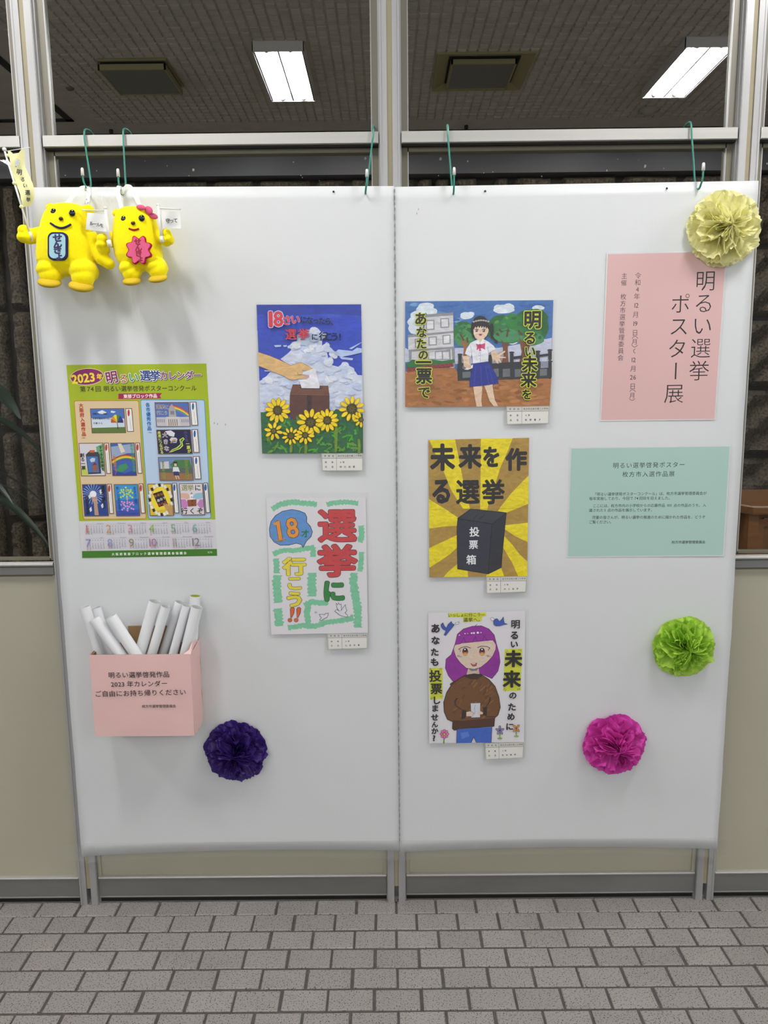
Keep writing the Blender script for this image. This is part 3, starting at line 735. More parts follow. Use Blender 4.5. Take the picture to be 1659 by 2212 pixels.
def name_card(a, q, school, grade, name, label):
    """q: corners of the little three-row card in the poster's view"""
    c = Art(a.ox, a.oy, a.s, -.0085); c.ang = a.ang
    r = root('name_card', tuple(c.W(*q[0])), label, 'card')
    P = [c.W(x, y) for x, y in q]; g = MB()
    def fn(u, v):
        p = P[0].lerp(P[1], u).lerp(P[3].lerp(P[2], u), v); return (p.x, -.0085+.0004, p.z)
    g.grid(fn, 4, 4); g.obj('paper', M_CARDP, r)
    (x0, y0), (x1, y1) = q[0], q[2]
    def L(fx, fy): 
        tx = q[0][0]+(q[1][0]-q[0][0])*fx; bx = q[3][0]+(q[2][0]-q[3][0])*fx; ty = q[0][1]+(q[1][1]-q[0][1])*fx; by = q[3][1]+(q[2][1]-q[3][1])*fx
        return (tx+(bx-tx)*fy, ty+(by-ty)*fy)
    G = (70, 70, 70); w = a.s*.42
    c.poly([L(0, 0), L(1, 0), L(1, .27), L(0, .27)], (206, 205, 199))
    for s in ([(0.01, .02), (.99, .02)], [(0.01, .27), (.99, .27)], [(.01, .97), (.99, .97)], [(.01, .02), (.01, .97)], [(.99, .02), (.99, .97)], [(.36, .02), (.36, .97)]):
        c.line([L(*s[0]), L(*s[1])], w, G)
    H = (y1-y0); sz = H*.125
    T = (60, 60, 60)
    def row(t, fx0, fx1, fy, size): a0, a1 = L(fx0, fy), L(fx1, fy); c.txt(t, a0[0], a0[1], a1[0], a1[1], size, T, .01)
    row('学校名', .09, .28, .145, sz); row(school, .42, .95, .145, sz*.95)
    row('学年', .10, .26, .50, sz); row(grade, .46, .53, .50, sz)
    row('氏名', .10, .26, .76, sz); row(name, .46, .78, .76, sz)
    c.build('print', M_INK, r)

# ---------------------------------------------------------------- calendar
a = Art(130, 770, 4.608, -.0015); a.step = .000007
C = [(62, 84), (1455, 70), (1563, 1985), (218, 2006)]; mk(a, C)
r = root('wall_calendar', tuple(a.W(*C[0])), 'lime green printed calendar poster with ten small pictures and twelve months', 'calendar')
sheet_quad('paper', C, a, M_PAPER, r)
LIME = (164, 182, 22); BR = (104, 78, 66)
def cl(fx, fy):     # position on the calendar sheet
    tx, ty = 62+(1455-62)*fx, 84+(70-84)*fx; bx, by = 218+(1563-218)*fx, 2006+(1985-2006)*fx
    return (tx+(bx-tx)*fy, ty+(by-ty)*fy)
a.poly([(62, 84), (1455, 70), (1545, 1622), (190, 1640)], LIME)
a.poly([(190, 1640), (1545, 1622), (1560, 1912), (212, 1936)], (214, 212, 218))
a.poly([(217, 1937), (1560, 1915), (1563, 1985), (218, 2006)], (62, 118, 32))
a.poly([(137, 450), (150, 438), (770, 436), (783, 450), (860, 1606), (848, 1618), (238, 1624), (226, 1610)], (196, 122, 40))
a.poly([(143, 456), (154, 445), (766, 443), (777, 456), (853, 1602), (843, 1611), (242, 1617), (233, 1604)], (222, 198, 160))
a.poly([(797, 440), (810, 428), (1428, 430), (1441, 446), (1504, 1602), (1494, 1612), (886, 1618), (873, 1604)], (74, 150, 190))
a.poly([(804, 446), (814, 436), (1424, 437), (1433, 450), (1497, 1598), (1489, 1606), (891, 1611), (880, 1600)], (186, 208, 232))
a.ell(266, 202, 168, 84, (240, 226, 190), -4, 40); a.ell(266, 202, 163, 79, (136, 30, 96), -4, 40)
YL = (248, 226, 60)
a.txt(['2', '0', '2', '3'], 142, 226, 318, 206, 118, YL, .035, rot=.06); a.txt('年', 392, 200, 392, 200, 62, YL, .03)
a.hold = True
head = [('明', 512, 206, 128, (150, 24, 96), .14), ('る', 632, 220, 96, (196, 112, 40), .0), ('い', 728, 206, 106, (42, 140, 108), .0), ('選', 846, 190, 112, (30, 60, 132), 0), ('挙', 945, 190, 112, (30, 60, 132), 0)]
kt = [(t, 1030+i*84, 190-i*1, 92, (128, 44, 128), 0) for i, t in enumerate('カレンダー')]
for lay in (0, 1, 2):
    for t, x, y, s, col, ro in head+kt:
        if lay == 0: a.txt(t, x+5, y+6, x+5, y+6, s, (92, 100, 20), .085, rot=ro)
        if lay == 1: a.txt(t, x, y, x, y, s, (246, 246, 240), .07, rot=ro)
        if lay == 2: a.txt(t, x, y, x, y, s, col, .02, rot=ro)
    a.k += 4
a.hold = False
DK = (44, 52, 24)
a.txt(['第', '74', '回'], 226, 326, 378, 323, 60, DK, .012); a.txt('明るい選挙啓発ポスターコンクール', 460, 322, 1330, 314, 57, DK, .012, sy=1.05)
a.poly([(580, 370), (1014, 364), (992, 392), (1006, 418), (580, 424)], (164, 28, 84))
a.txt('東部ブロック作品', 650, 397, 945, 392, 42, (250, 244, 240), .025)
a.txt('大阪府入選作品', 208, 488, 236, 772, 45, (186, 56, 28), .035); a.txt('各市優秀作品', 872, 482, 888, 716, 45, (30, 110, 178), .035)
a.txt('(5作品)', 212, 812, 250, 810, 14, DK, 0, vert=False); a.txt('(5作品)', 872, 758, 912, 757, 14, DK, 0, vert=False)
def fr(q, col, lab, redc, nm):
    x0, y0, x1, y1 = q; sk = (y1-y0)*.075
    Q = [(x0, y0), (x1, y0-3), (x1+sk, y1-3), (x0+sk, y1)]
    a.poly(Q, BR); i = 7; a.poly([(x0+i, y0+i), (x1-i, y0-3+i), (x1+sk-i, y1-3-i), (x0+sk+i, y1-i)], col)
    lx0, lx1, ly0, ly1 = lab; s2 = (ly1-ly0)*.08
    a.poly([(lx0, ly0), (lx1, ly0-1), (lx1+s2, ly1-1), (lx0+s2, ly1)], BR); a.poly([(lx0+7, ly0+7), (lx1-7, ly0+6), (lx1+s2-7, ly1-8), (lx0+s2+7, ly1-7)], (238, 236, 232))
    cx = (lx0+lx1)/2; a.ell(cx, ly0+46, 11, 34, redc); a.line([(cx+9, ly0+95), (cx+14+s2*.6, ly1-20)], 3, (150, 150, 150))
    a.txt(nm, cx-6+s2*.5, ly1-110, cx-4+s2*.8, ly1-28, 20, K, .01)
    def T(fx, fy):
        X = x0+i+(x1-x0-2*i)*fx; return (X+sk*fy, y0+i+(y1-y0-2*i)*fy)
    return T
def tp(T, pts, col): a.poly([T(*p) for p in pts], col)
def tt(T, s, x0, y0, x1, y1, size, col, off=.0, **kw):
    p, q = T(x0, y0), T(x1, y1); a.txt(s, p[0], p[1], q[0], q[1], size, col, off, **kw)
RED, BLU = (188, 60, 40), (40, 100, 170)
T = fr((297, 518, 638, 765), (74, 112, 184), (648, 716, 516, 750), RED, '')
tp(T, [(0, .38), (.3, .42), (.6, .36), (1, .4), (1, .84), (0, .86)], (206, 218, 232)); tp(T, [(.2, .12), (.35, .04), (.48, .14), (.4, .2), (.25, .2)], (226, 232, 240)); tp(T, [(.62, .06), (.76, .1), (.7, .16), (.6, .14)], (226, 232, 240))
tp(T, [(0, .8), (1, .76), (1, 1), (0, 1)], (88, 116, 52)); tp(T, [(.77, .55), (.785, .55), (.795, .84), (.77, .84)], K)
for k, col in enumerate([(190, 80, 40), (214, 150, 50), (236, 214, 50), (60, 130, 60), (50, 60, 140), (60, 40, 110)]):
    t0, t1 = math.pi*(1-k/6), math.pi*(1-(k+1)/6); tp(T, [(.775, .58), (.775+.19*math.cos(t0), .58-.34*math.sin(t0)), (.775+.19*math.cos((t0+t1)/2), .58-.36*math.sin((t0+t1)/2)), (.775+.19*math.cos(t1), .58-.34*math.sin(t1))], col)
tt(T, '投票に行く、選挙に', .08, .2, .5, .2, 19, K, .01); tt(T, '未来を変えるために', .06, .4, .58, .4, 23, K, .015); tt(T, '行動する', .08, .6, .3, .6, 21, K, .01)
T = fr((184, 862, 430, 1192), (214, 212, 220), (437, 483, 860, 1168), RED, '')
tp(T, [(.7, .1), (1, 0), (1, .9), (.8, .7)], (112, 168, 112)); tp(T, [(0, .8), (.2, .66), (.3, 1), (0, 1)], (190, 206, 90))
tp(T, [(.24, .34), (.4, .24), (.78, .26), (.84, .36), (.84, .94), (.28, .96)], (60, 60, 66)); tp(T, [(.28, .4), (.74, .4), (.76, .9), (.3, .9)], (70, 110, 176)); tp(T, [(.4, .5), (.5, .44), (.64, .46), (.6, .56), (.44, .58)], (196, 208, 224))
tp(T, [(.46, 0), (.6, 0), (.58, .2), (.5, .2)], (226, 210, 196)); tp(T, [(.42, .2), (.64, .2), (.62, .28), (.42, .28)], (200, 90, 60)); tp(T, [(.5, .66), (.66, .62), (.7, .84), (.5, .88)], (150, 90, 60)); tp(T, [(.46, .68), (.6, .58), (.7, .66)], (120, 44, 36))
tt(T, 'すてきな未来を', .9, .12, .93, .8, 36, K, .03, vert=True); tt(T, '創る一票', .09, .36, .1, .76, 44, K, .03, vert=True)
T = fr((497, 860, 740, 1190), (60, 96, 170), (748, 794, 858, 1166), RED, '')
tp(T, [(0, .1), (1, 0), (1, .3), (.7, .3), (.2, .42), (0, .5)], (150, 168, 196))
for k, col in enumerate([(150, 50, 50), (226, 150, 50), (230, 214, 60), (70, 150, 80), (90, 70, 150)]):
    P = [T(.02+.96*i/10, .62-.26*math.sin(math.pi*(.12+.6*i/10))+k*.035) for i in range(11)]; a.line(P, 12, col)
tp(T, [(.3, 0), (.46, 0), (.6, .25), (.42, .3)], (224, 210, 190)); tp(T, [(.1, .9), (.3, .68), (.6, .62), (.7, .76), (.4, .9)], (60, 140, 90)); tp(T, [(0, .82), (.5, .94), (1, .82), (1, 1), (0, 1)], (46, 66, 150))
tt(T, 'あなたが創る未来', .9, .06, .94, .84, 36, (70, 150, 80), .03, vert=True); tt(T, '一票で始めよう！', .1, .36, .14, .96, 30, (196, 120, 60), .03, vert=True)
T = fr((218, 1272, 462, 1592), (36, 66, 138), (468, 512, 1268, 1566), RED, '')
for k in range(22):
    t = k*.2856; tp(T, [(.42, .3), (.42+.48*math.cos(t), .3+.34*math.sin(t)), (.42+.44*math.cos(t+.06), .3+.32*math.sin(t+.06))], (170, 196, 230))
p = T(.42, .3); a.ell(p[0], p[1], 34, 34, (236, 242, 250)); tp(T, [(.36, .46), (.46, .42), (.56, .48), (.6, .98), (.42, .98), (.42, .6)], (186, 150, 126))
for fx in (.36, .42, .48, .54): tp(T, [(fx, .38), (fx+.04, .38), (fx+.05, .52), (fx, .52)], (200, 160, 136))
for qx, qy in ((.2, .36), (.7, .2), (.72, .66), (.2, .78)): tp(T, [(qx, qy), (qx+.1, qy-.08), (qx+.12, qy+.05), (qx+.04, qy+.1)], (220, 224, 232))
tt(T, '選挙で摑もう', .86, .08, .86, .7, 42, K, .03, vert=True); tt(T, '光ある未来', .14, .4, .14, .9, 42, K, .03, vert=True)
T = fr((535, 1272, 774, 1590), (56, 146, 210), (782, 826, 1264, 1562), RED, '')
tp(T, [(0, .5), (1, .45), (1, 1), (0, 1)], (52, 110, 190)); tp(T, [(0, .85), (1, .8), (1, 1), (0, 1)], (60, 80, 170))
rnd = random.Random(5); a.hold = True
for sx_, sy_0, col in ((.5, .26, (206, 222, 70)), (.5, .66, (226, 150, 200))):
    V, Fc, _ = glyph('未' if sy_0 < .5 else '来', .05)
    for x, y in [(-.35, .22), (0, .22), (.35, .22), (-.45, .02), (-.2, .02), (.2, .02), (.45, .02), (0, .4), (0, .12), (0, -.08), (0, -.22), (0, -.36), (-.14, -.1), (-.28, -.22), (.14, -.1), (.28, -.22), (-.4, -.3), (.4, -.3), (-.18, .22), (.18, .22), (-.3, .1), (.3, .1)]:
        q = T(sx_+x*.62, sy_0-y*.46); a.ell(q[0]+rnd.uniform(-3, 3), q[1]+rnd.uniform(-3, 3), 11, 9, col, rnd.uniform(0, 90), 6)
a.hold = False; a.k += 1
tt(T, 'あなたの一票で', .88, .1, .9, .6, 34, (20, 40, 110), .01, vert=True); tt(T, '新しい日本の未来へ', .12, .1, .16, .86, 34, (20, 40, 110), .01, vert=True); tt(T, 'みんなのパワーが必要です', .1, .95, .92, .94, 17, (30, 50, 130), .01, vert=False)
T = fr((940, 456, 1280, 700), (84, 108, 176), (1290, 1356, 452, 688), BLU, '')
for k, col in enumerate([(190, 60, 60), (230, 150, 60), (232, 216, 80), (90, 160, 90), (90, 120, 200)]):
    P = [T(.44+.54*i/8, .1+k*.05+.34*(i/8)**2) for i in range(9)]; a.line(P, 12, col)
GRY = (176, 172, 172)
tp(T, [(0, .62), (1, .6), (1, 1), (0, 1)], (196, 192, 196)); tp(T, [(.4, .3), (.6, .3), (.64, 1), (.36, 1)], GRY); tp(T, [(.38, .3), (.5, .04), (.62, .3)], (170, 166, 164)); tp(T, [(.3, .6), (.7, .6), (.72, 1), (.28, 1)], (206, 202, 200))
for k in range(5): tp(T, [(.36+k*.062, .7), (.385+k*.062, .7), (.385+k*.062, .98), (.36+k*.062, .98)], (126, 96, 84))
for k in range(4):
    for fx in (.03, .76): tp(T, [(fx+k*.062, .7), (fx+.03+k*.062, .7), (fx+.03+k*.062, .84), (fx+k*.062, .84)], (140, 140, 156))
tp(T, [(.44, .34), (.56, .34), (.56, .5), (.44, .5)], (130, 126, 130))
tt(T, '選挙に', .08, .16, .34, .18, 46, WHT, .05); tt(T, '選挙に', .08, .16, .34, .18, 46, K, .01); tt(T, '行こう', .08, .42, .3, .43, 42, WHT, .05); tt(T, '行こう', .08, .42, .3, .43, 42, K, .01)
T = fr((958, 728, 1300, 972), (28, 26, 62), (1310, 1370, 724, 958), BLU, '')
tp(T, [(.36, .4), (.42, .3), (.56, .32), (.6, .38), (.56, .54), (.42, .54)], (206, 206, 214)); tp(T, [(.24, .04), (.42, .0), (.54, .12), (.5, .28), (.36, .24)], (224, 222, 224))
for k, col in enumerate([(190, 70, 60), (232, 180, 60), (80, 150, 90), (70, 90, 180)]): a.line([T(.38+.02*k, .54), T(.45, .44+.02*k), T(.54, .4+.03*k)], 7, col)
tp(T, [(.3, .96), (.42, .82), (.56, .74), (.68, .6), (.66, .4), (.78, .3), (.82, .38), (.74, .5), (.76, .66), (.66, .8), (.5, .88), (.4, .94)], (210, 222, 90)); tp(T, [(.33, .93), (.44, .84), (.58, .77), (.7, .62), (.69, .42), (.77, .34), (.79, .38), (.71, .5), (.73, .64), (.64, .77), (.5, .85)], (40, 106, 60))
tt(T, '大きな', .23, .2, .25, .78, 54, WHT, .045, vert=True); tt(T, '大きな', .23, .2, .25, .78, 54, (120, 40, 90), .0, vert=True)
tt(T, '未来につながる', .06, .1, .1, .94, 35, (216, 226, 80), .025, vert=True); tt(T, '小さな', .86, .1, .88, .42, 36, (90, 90, 150), .02, vert=True); tt(T, '一票が', .9, .58, .93, .9, 38, (216, 226, 80), .03, vert=True)
T = fr((975, 1000, 1312, 1236), (110, 136, 180), (1322, 1388, 992, 1222), BLU, '')
tp(T, [(.34, .3), (.5, .1), (.95, .1), (1, .5), (.4, .5)], (70, 120, 70)); tp(T, [(.04, .2), (.3, .16), (.3, .5), (.04, .5)], (206, 206, 208)); tp(T, [(0, .5), (1, .46), (1, .74), (0, .66)], (90, 96, 92)); tp(T, [(0, .66), (1, .72), (1, 1), (0, 1)], (150, 112, 74)); tp(T, [(.06, .56), (.3, .54), (.3, .6), (.06, .64)], (60, 110, 60))
tp(T, [(.42, .42), (.58, .42), (.62, .64), (.4, .64)], (226, 226, 228)); tp(T, [(.42, .62), (.58, .62), (.6, .8), (.42, .8)], (50, 56, 110)); tp(T, [(.44, .18), (.56, .18), (.56, .38), (.44, .38)], (40, 36, 38)); tp(T, [(.46, .26), (.54, .26), (.54, .38), (.46, .38)], (216, 190, 170)); tp(T, [(.46, .8), (.5, .8), (.52, .96), (.49, .96)], (210, 186, 166)); tp(T, [(.52, .8), (.56, .8), (.6, .96), (.57, .96)], (210, 186, 166))
tt(T, 'あなたの一票で', .12, .2, .12, .9, 30, (210, 214, 120), .05, vert=True); tt(T, 'あなたの一票で', .12, .2, .12, .9, 30, K, .01, vert=True); tt(T, '明るい未来を', .84, .16, .84, .88, 34, (190, 210, 80), .05, vert=True); tt(T, '明るい未来を', .84, .16, .84, .88, 34, K, .01, vert=True)
T = fr((870, 1266, 1110, 1586), (222, 190, 60), (1116, 1162, 1258, 1560), BLU, '')
p = T(.52, .48); a.ell(p[0], p[1], 96, 116, (240, 216, 60), 0, 24, wob=.08); a.hold = True
rnd = random.Random(8)
for k in range(24):
    t = k*math.tau/24; x, y = .5+.48*math.cos(t), .5+.48*math.sin(t); tp(T, [(x-.07, y-.04), (x+.04, y-.06), (x+.07, y+.04), (x-.03, y+.06)], [(40, 34, 36), (232, 232, 234), (232, 232, 234)][k % 3])
a.hold = False; a.k += 1
tp(T, [(.18, .3), (.6, .2), (.8, .64), (.4, .74)], K); tp(T, [(.66, .7), (.74, .62), (.82, .7), (.96, .66), (1, .8), (1, 1), (.84, 1)], (190, 150, 90))
for k in range(4): tp(T, [(.6+k*.09, .64), (.65+k*.09, .6), (.74+k*.05, .78), (.7+k*.05, .82)], (196, 156, 96))
tt(T, '未来は', .28, .38, .56, .31, 30, (190, 120, 60), .02, vert=False); tt(T, '自分で', .4, .52, .66, .44, 30, WHT, .02, vert=False); tt(T, '決める', .42, .66, .7, .58, 30, (180, 70, 50), .02, vert=False)
T = fr((1185, 1262, 1420, 1580), (222, 214, 218), (1428, 1472, 1256, 1556), BLU, '')
tp(T, [(0, .3), (.3, .3), (.5, .42), (.3, .5), (0, .46)], (220, 176, 160)); tp(T, [(1, .28), (.7, .3), (.5, .42), (.7, .5), (1, .46)], (150, 190, 210)); tp(T, [(0, .5), (.2, .5), (.36, .66), (.2, .8), (0, .76)], (200, 130, 190)); tp(T, [(1, .5), (.85, .5), (.7, .66), (.85, .8), (1, .76)], (190, 130, 190))
tp(T, [(.28, .52), (.7, .5), (.68, .72), (.3, .74)], (140, 78, 50)); tp(T, [(.4, .36), (.56, .34), (.54, .5), (.42, .5)], (240, 240, 242)); p = T(.5, .42)
tt(T, '選挙', .2, .12, .48, .12, 66, (130, 140, 60), .01); tt(T, 'に', .8, .12, .8, .12, 66, K, .02); tt(T, 'みんなで', .5, .3, .5, .68, 24, K, .02, vert=True); tt(T, '行くぞ', .12, .88, .82, .88, 66, K, .02)
# months
months = 'January February March April May June July August September October November December'.split()
mcol = [(196, 120, 110), (204, 160, 110), (204, 150, 170), (150, 186, 110), (130, 176, 140), (120, 176, 176), (140, 140, 196), (150, 156, 206), (150, 140, 120), (170, 120, 160), (176, 170, 166), (120, 124, 128)]
start = [0, 3, 3, 6, 1, 4, 6, 2, 5, 0, 3, 5]; nd = [31, 28, 31, 30, 31, 30, 31, 31, 30, 31, 30, 31]
for mth in range(12):
    c_, r_ = mth % 6, mth//6; X = 232+c_*214+r_*14; Y = 1664-c_*2.2+r_*140
    a.hold = False
    a.txt([str(mth+1)], X+38, Y+52, X+38, Y+52, 118, mcol[mth], .0)
    a.hold = True
    a.line([(X+10, Y+6), (X+206, Y+3)], 1.5, (150, 146, 156))
    a.txt([months[mth]], X+170, Y-4, X+170, Y-4, 22, (150, 140, 160), 0, slant=.15)
    for dow in range(7):
        a.ell(X+26+dow*27, Y+24, 3.2, 4.5, (190, 70, 70) if dow == 0 else (80, 84, 100), 0, 5)
    for d in range(1, nd[mth]+1):
        i = start[mth]+d-1; row, dow = i//7, i % 7
        a.txt([str(d)], X+26+dow*27+row*1.2, Y+42+row*15, X+26, Y, 17, (190, 70, 70) if dow == 0 else (84, 88, 104), .0, vert=False)
    a.hold = False
a.txt('大阪府東部ブロック選挙管理委員会協議会', 530, 1967, 1246, 1955, 30, (240, 244, 236), .025)
a.txt(['R70'], 1494, 1948, 1494, 1948, 26, (220, 232, 214), .01)
a.build('print', M_INK, r)

# ---------------------------------------------------------------- poster: sunflowers and ballot box
def poster(ox, oy, s, C, SL, label, papm, seed, tilt=.010):
    a = Art(ox, oy, s, -.0025, tilt=tilt); a.ztop = at(ox+C[0][0]/s, oy+C[0][1]/s, -.0025).z; mk(a, C)
    r = root('poster', tuple(a.W(*C[0])), label, 'poster', 'children\'s election posters in clear sleeves')
    sheet_quad('paper', C, a, papm, r); sleeve(a, SL, r, seed)
    return a, r
C = [(137, 103), (1418, 98), (1444, 1924), (207, 1926)]
a, r = poster(530, 640, 5.671, C, [(130, 78), (1425, 82), (1478, 1940), (205, 1985)], 'painted poster of a hand posting a ballot above sunflowers under a deep blue sky', M_PAPER, 3)
SKY = (42, 70, 186)
a.poly(C, SKY)
a.poly([(137, 103), (1418, 98), (1421, 240), (1000, 215), (500, 235), (142, 220)], (34, 60, 160))
a.poly([(142, 260), (700, 330), (1421, 290), (1425, 420), (800, 470), (146, 420)], (46, 72, 192))
CLD = [(214, 222, 238), (196, 208, 232), (226, 230, 240), (206, 216, 236), (188, 200, 228)]
rnd = random.Random(21)
a.poly([(172, 1040), (240, 1000), (300, 930), (430, 880), (520, 830), (430, 770), (520, 700), (560, 660), (555, 590), (630, 560), (630, 470), (700, 440), (780, 410), (850, 392), (920, 430), (940, 520), (940, 640), (1000, 690), (1020, 780), (1050, 840), (1160, 870), (1250, 840), (1330, 880), (1350, 960), (1432, 970), (1440, 1440), (180, 1420)], (206, 214, 234))
for k in range(150):
    y = rnd.uniform(420, 1400); wdt = 90+(y-400)*.75 if y < 900 else 640
    x = 790+rnd.uniform(-1, 1)*min(wdt, 640)
    if x < 170 or x > 1436: continue
    if y > 900 and x < 330 and y < 1010: continue
    rr = rnd.uniform(22, 70); x = min(max(x, 180+rr), 1432-rr) 
    a.ell(x, y, rr, rr*rnd.uniform(.55, .9), CLD[rnd.randrange(5)], rnd.uniform(-30, 30), 12, wob=.1)
    if k % 3 == 0: a.ell(x, y, rr, rr*.8, (120, 146, 214), 0, 10, 200, 290) if False else a.line([(x-rr*.7, y+rr*.45), (x, y+rr*.62), (x+rr*.7, y+rr*.4)], 9, (150, 170, 220))
for q in ([(350, 600), (440, 596), (438, 618), (370, 624)], [(462, 600), (510, 598), (506, 618), (470, 620)], [(1095, 690), (1140, 652), (1210, 660), (1310, 670), (1370, 630), (1426, 640), (1428, 690), (1300, 720), (1180, 742), (1110, 720)], [(1150, 738), (1320, 760), (1310, 784), (1180, 772)], [(230, 906), (330, 910), (320, 922), (240, 920)], [(1270, 640), (1426, 560), (1427, 566), (1300, 650)]):
    a.poly(q, (178, 196, 234))
# arm and hand
SK = (222, 182, 122); SKL = (150, 110, 66)
a.poly([(158, 684), (300, 730), (420, 780), (560, 848), (640, 820), (690, 812), (760, 850), (830, 886), (760, 918), (700, 905), (690, 960), (770, 965), (786, 990), (760, 1012), (660, 1010), (590, 1026), (530, 1016), (490, 984), (380, 940), (160, 852)], SK)
a.line([(158, 684), (300, 730), (420, 780), (560, 848), (640, 820), (690, 812), (760, 850), (828, 886)], 4, SKL); a.line([(160, 852), (380, 940), (490, 984), (530, 1016), (590, 1026), (660, 1010)], 4, SKL)
a.poly([(830, 886), (860, 890), (876, 960), (900, 1050), (912, 1128), (690, 1130), (664, 1030), (760, 1012), (786, 990), (770, 965), (690, 955), (720, 925)], (232, 232, 240))
a.poly([(728, 966), (780, 964), (784, 996), (732, 1006)], (206, 160, 176)); a.line([(640, 930), (650, 964), (690, 960)], 5, (110, 84, 70)); a.line([(600, 968), (700, 966), (732, 966)], 4, SKL)
# ballot box
a.poly([(548, 1195), (582, 1080), (678, 1080), (690, 1128), (910, 1130), (912, 1094), (1014, 1096), (1030, 1210), (1030, 1380), (1140, 1500), (1000, 1600), (700, 1700), (540, 1450)], (88, 50, 42))
a.poly([(556, 1185), (588, 1088), (676, 1092), (690, 1130), (912, 1132), (930, 1098), (1008, 1104), (1024, 1205)], (112, 70, 52)); a.line([(550, 1196), (1028, 1212)], 6, (140, 96, 66)); a.line([(668, 1116), (690, 1130), (912, 1132), (940, 1122)], 9, K)
a.txt('投票箱', 786, 1240, 786, 1376, 66, K, .015, sy=1.1)
# foliage
a.poly([(190, 1430), (300, 1400), (540, 1500), (700, 1540), (840, 1440), (1000, 1500), (1110, 1380), (1300, 1420), (1440, 1440), (1444, 1924), (207, 1926)], (36, 98, 58))
GR = [(60, 140, 44), (48, 124, 52), (96, 150, 48), (40, 110, 60), (74, 160, 50)]
for k in range(90):
    x, y = rnd.uniform(225, 1410), rnd.uniform(1500, 1900); t = rnd.uniform(0, 6.28); l = rnd.uniform(40, 110); col = GR[k % 5]
    x2, y2 = min(max(x+l*math.cos(t), 215), 1432), min(max(y+l*math.sin(t), 1470), 1912)
    a.line([(x, y), ((x+x2)/2+8, (y+y2)/2-8), (x2, y2)], rnd.uniform(14, 26), col)
    for b in (.35, .65): a.line([(x+(x2-x)*b, y+(y2-y)*b), (min(max(x+(x2-x)*b+rnd.uniform(-34, 34), 215), 1430), min(y+(y2-y)*b+rnd.uniform(-34, 34), 1910))], 12, col)
for x, y0, y1 in ((740, 1800, 1915), (1110, 1480, 1890), (1390, 1760, 1915), (560, 1700, 1900), (280, 1640, 1760)): a.line([(x, y0), (x+6, (y0+y1)/2), (x, y1)], 34, (110, 140, 50))
def sunflower(cx, cy, r0, rp, n, ph=0, pl=1.0):
    for k in range(n):
        t = ph+2*math.pi*k/n; d = r0+rp*.55; x, y = cx+d*math.cos(t), cy+d*math.sin(t)
        if x > 1425: continue
        a.ell(x, y, rp*.58, rp*.3, (150, 124, 20), math.degrees(t), 10); a.ell(x, y, rp*.53, rp*.25, (240, 208, 40), math.degrees(t), 10)
    a.ell(cx, cy, r0, r0, (66, 58, 34), 0, 20, wob=.04)
    for k in range(9): t = k*.7+ph; a.line([(cx+r0*.2*math.cos(t), cy+r0*.2*math.sin(t)), (cx+r0*.75*math.cos(t+.4), cy+r0*.75*math.sin(t+.4))], 3.5, (150, 146, 60))
sunflower(398, 1398, 56, 92, 12, .1); sunflower(1305, 1378, 64, 86, 11, .2); sunflower(800, 1545, 62, 98, 11, .3); sunflower(1005, 1520, 50, 84, 12, .5)
sunflower(350, 1650, 36, 72, 8, .2); sunflower(736, 1700, 38, 70, 9, .1); sunflower(560, 1710, 44, 60, 10, .4); sunflower(1420, 1510, 30, 60, 9, .2)
a.build('picture', M_GOUACHE, r)
RD = (206, 66, 78); DB = (24, 34, 54)
a.txt(['1'], 314, 282, 314, 282, 245, (190, 200, 230), .09); a.txt(['8'], 408, 278, 408, 278, 245, (190, 200, 230), .07)
a.txt(['1'], 314, 282, 314, 282, 245, RD, .055); a.txt(['8'], 408, 278, 408, 278, 245, RD, .03)
a.txt('さい', 512, 296, 616, 286, 118, RD, .04, (190, 200, 230), .025); a.txt('になったら、', 716, 290, 1090, 312, 90, DB, .03, (110, 130, 190), .012)
a.txt('選挙', 560, 468, 716, 466, 142, RD, .012, (60, 60, 90), .02); a.txt('に', 852, 500, 852, 500, 84, DB, .03); a.txt('行こう!', 958, 492, 1162, 500, 108, DB, .028)
a.build('lettering', M_MARKER, r)
name_card(a, [(930, 1926), (1441, 1922), (1440, 2140), (940, 2142)], '枚方市立枚方第二小学校', '6年', '村辻結菜', 'white name card below the sunflower poster')

# ---------------------------------------------------------------- poster: white with red characters and green scribble
C = [(92, 155), (1375, 150), (1402, 1895), (155, 1917)]
a, r = poster(560, 1050, 5.977, C, [(90, 92), (1412, 80), (1420, 1905), (160, 1925)], 'white poster with huge red characters, a blue bubble reading 18 and mint green scribbles', M_PAPER, 7)
MT = (126, 200, 160); rnd = random.Random(31)
def scrib(pts, wd, seed=0, vert=True):
    """marker scribble: a ragged polygon around a centre line"""
    rn = random.Random(seed); Lf, Rt = [], []
    n = 0
    for i in range(len(pts)-1):
        (x0, y0), (x1, y1) = pts[i], pts[i+1]; L = math.hypot(x1-x0, y1-y0); m = max(2, int(L/22)); nx, ny = -(y1-y0)/L, (x1-x0)/L
        for k in range(m):
            f = k/m; j = wd/2*(rn.uniform(.85, 1.15) if n % 2 else rn.uniform(.6, .95)); x, y = x0+(x1-x0)*f, y0+(y1-y0)*f
            Lf.append((x+nx*j, y+ny*j)); j = wd/2*(rn.uniform(.6, .9) if n % 2 else rn.uniform(.85, 1.15)); Rt.append((x-nx*j, y-ny*j)); n += 1
    for i in range(len(Lf)-1): a.poly([Lf[i], Lf[i+1], Rt[i+1], Rt[i]], MT); a.k -= 1
    a.poly([Lf[0], Rt[0], pts[0]], MT)
a.k += 1
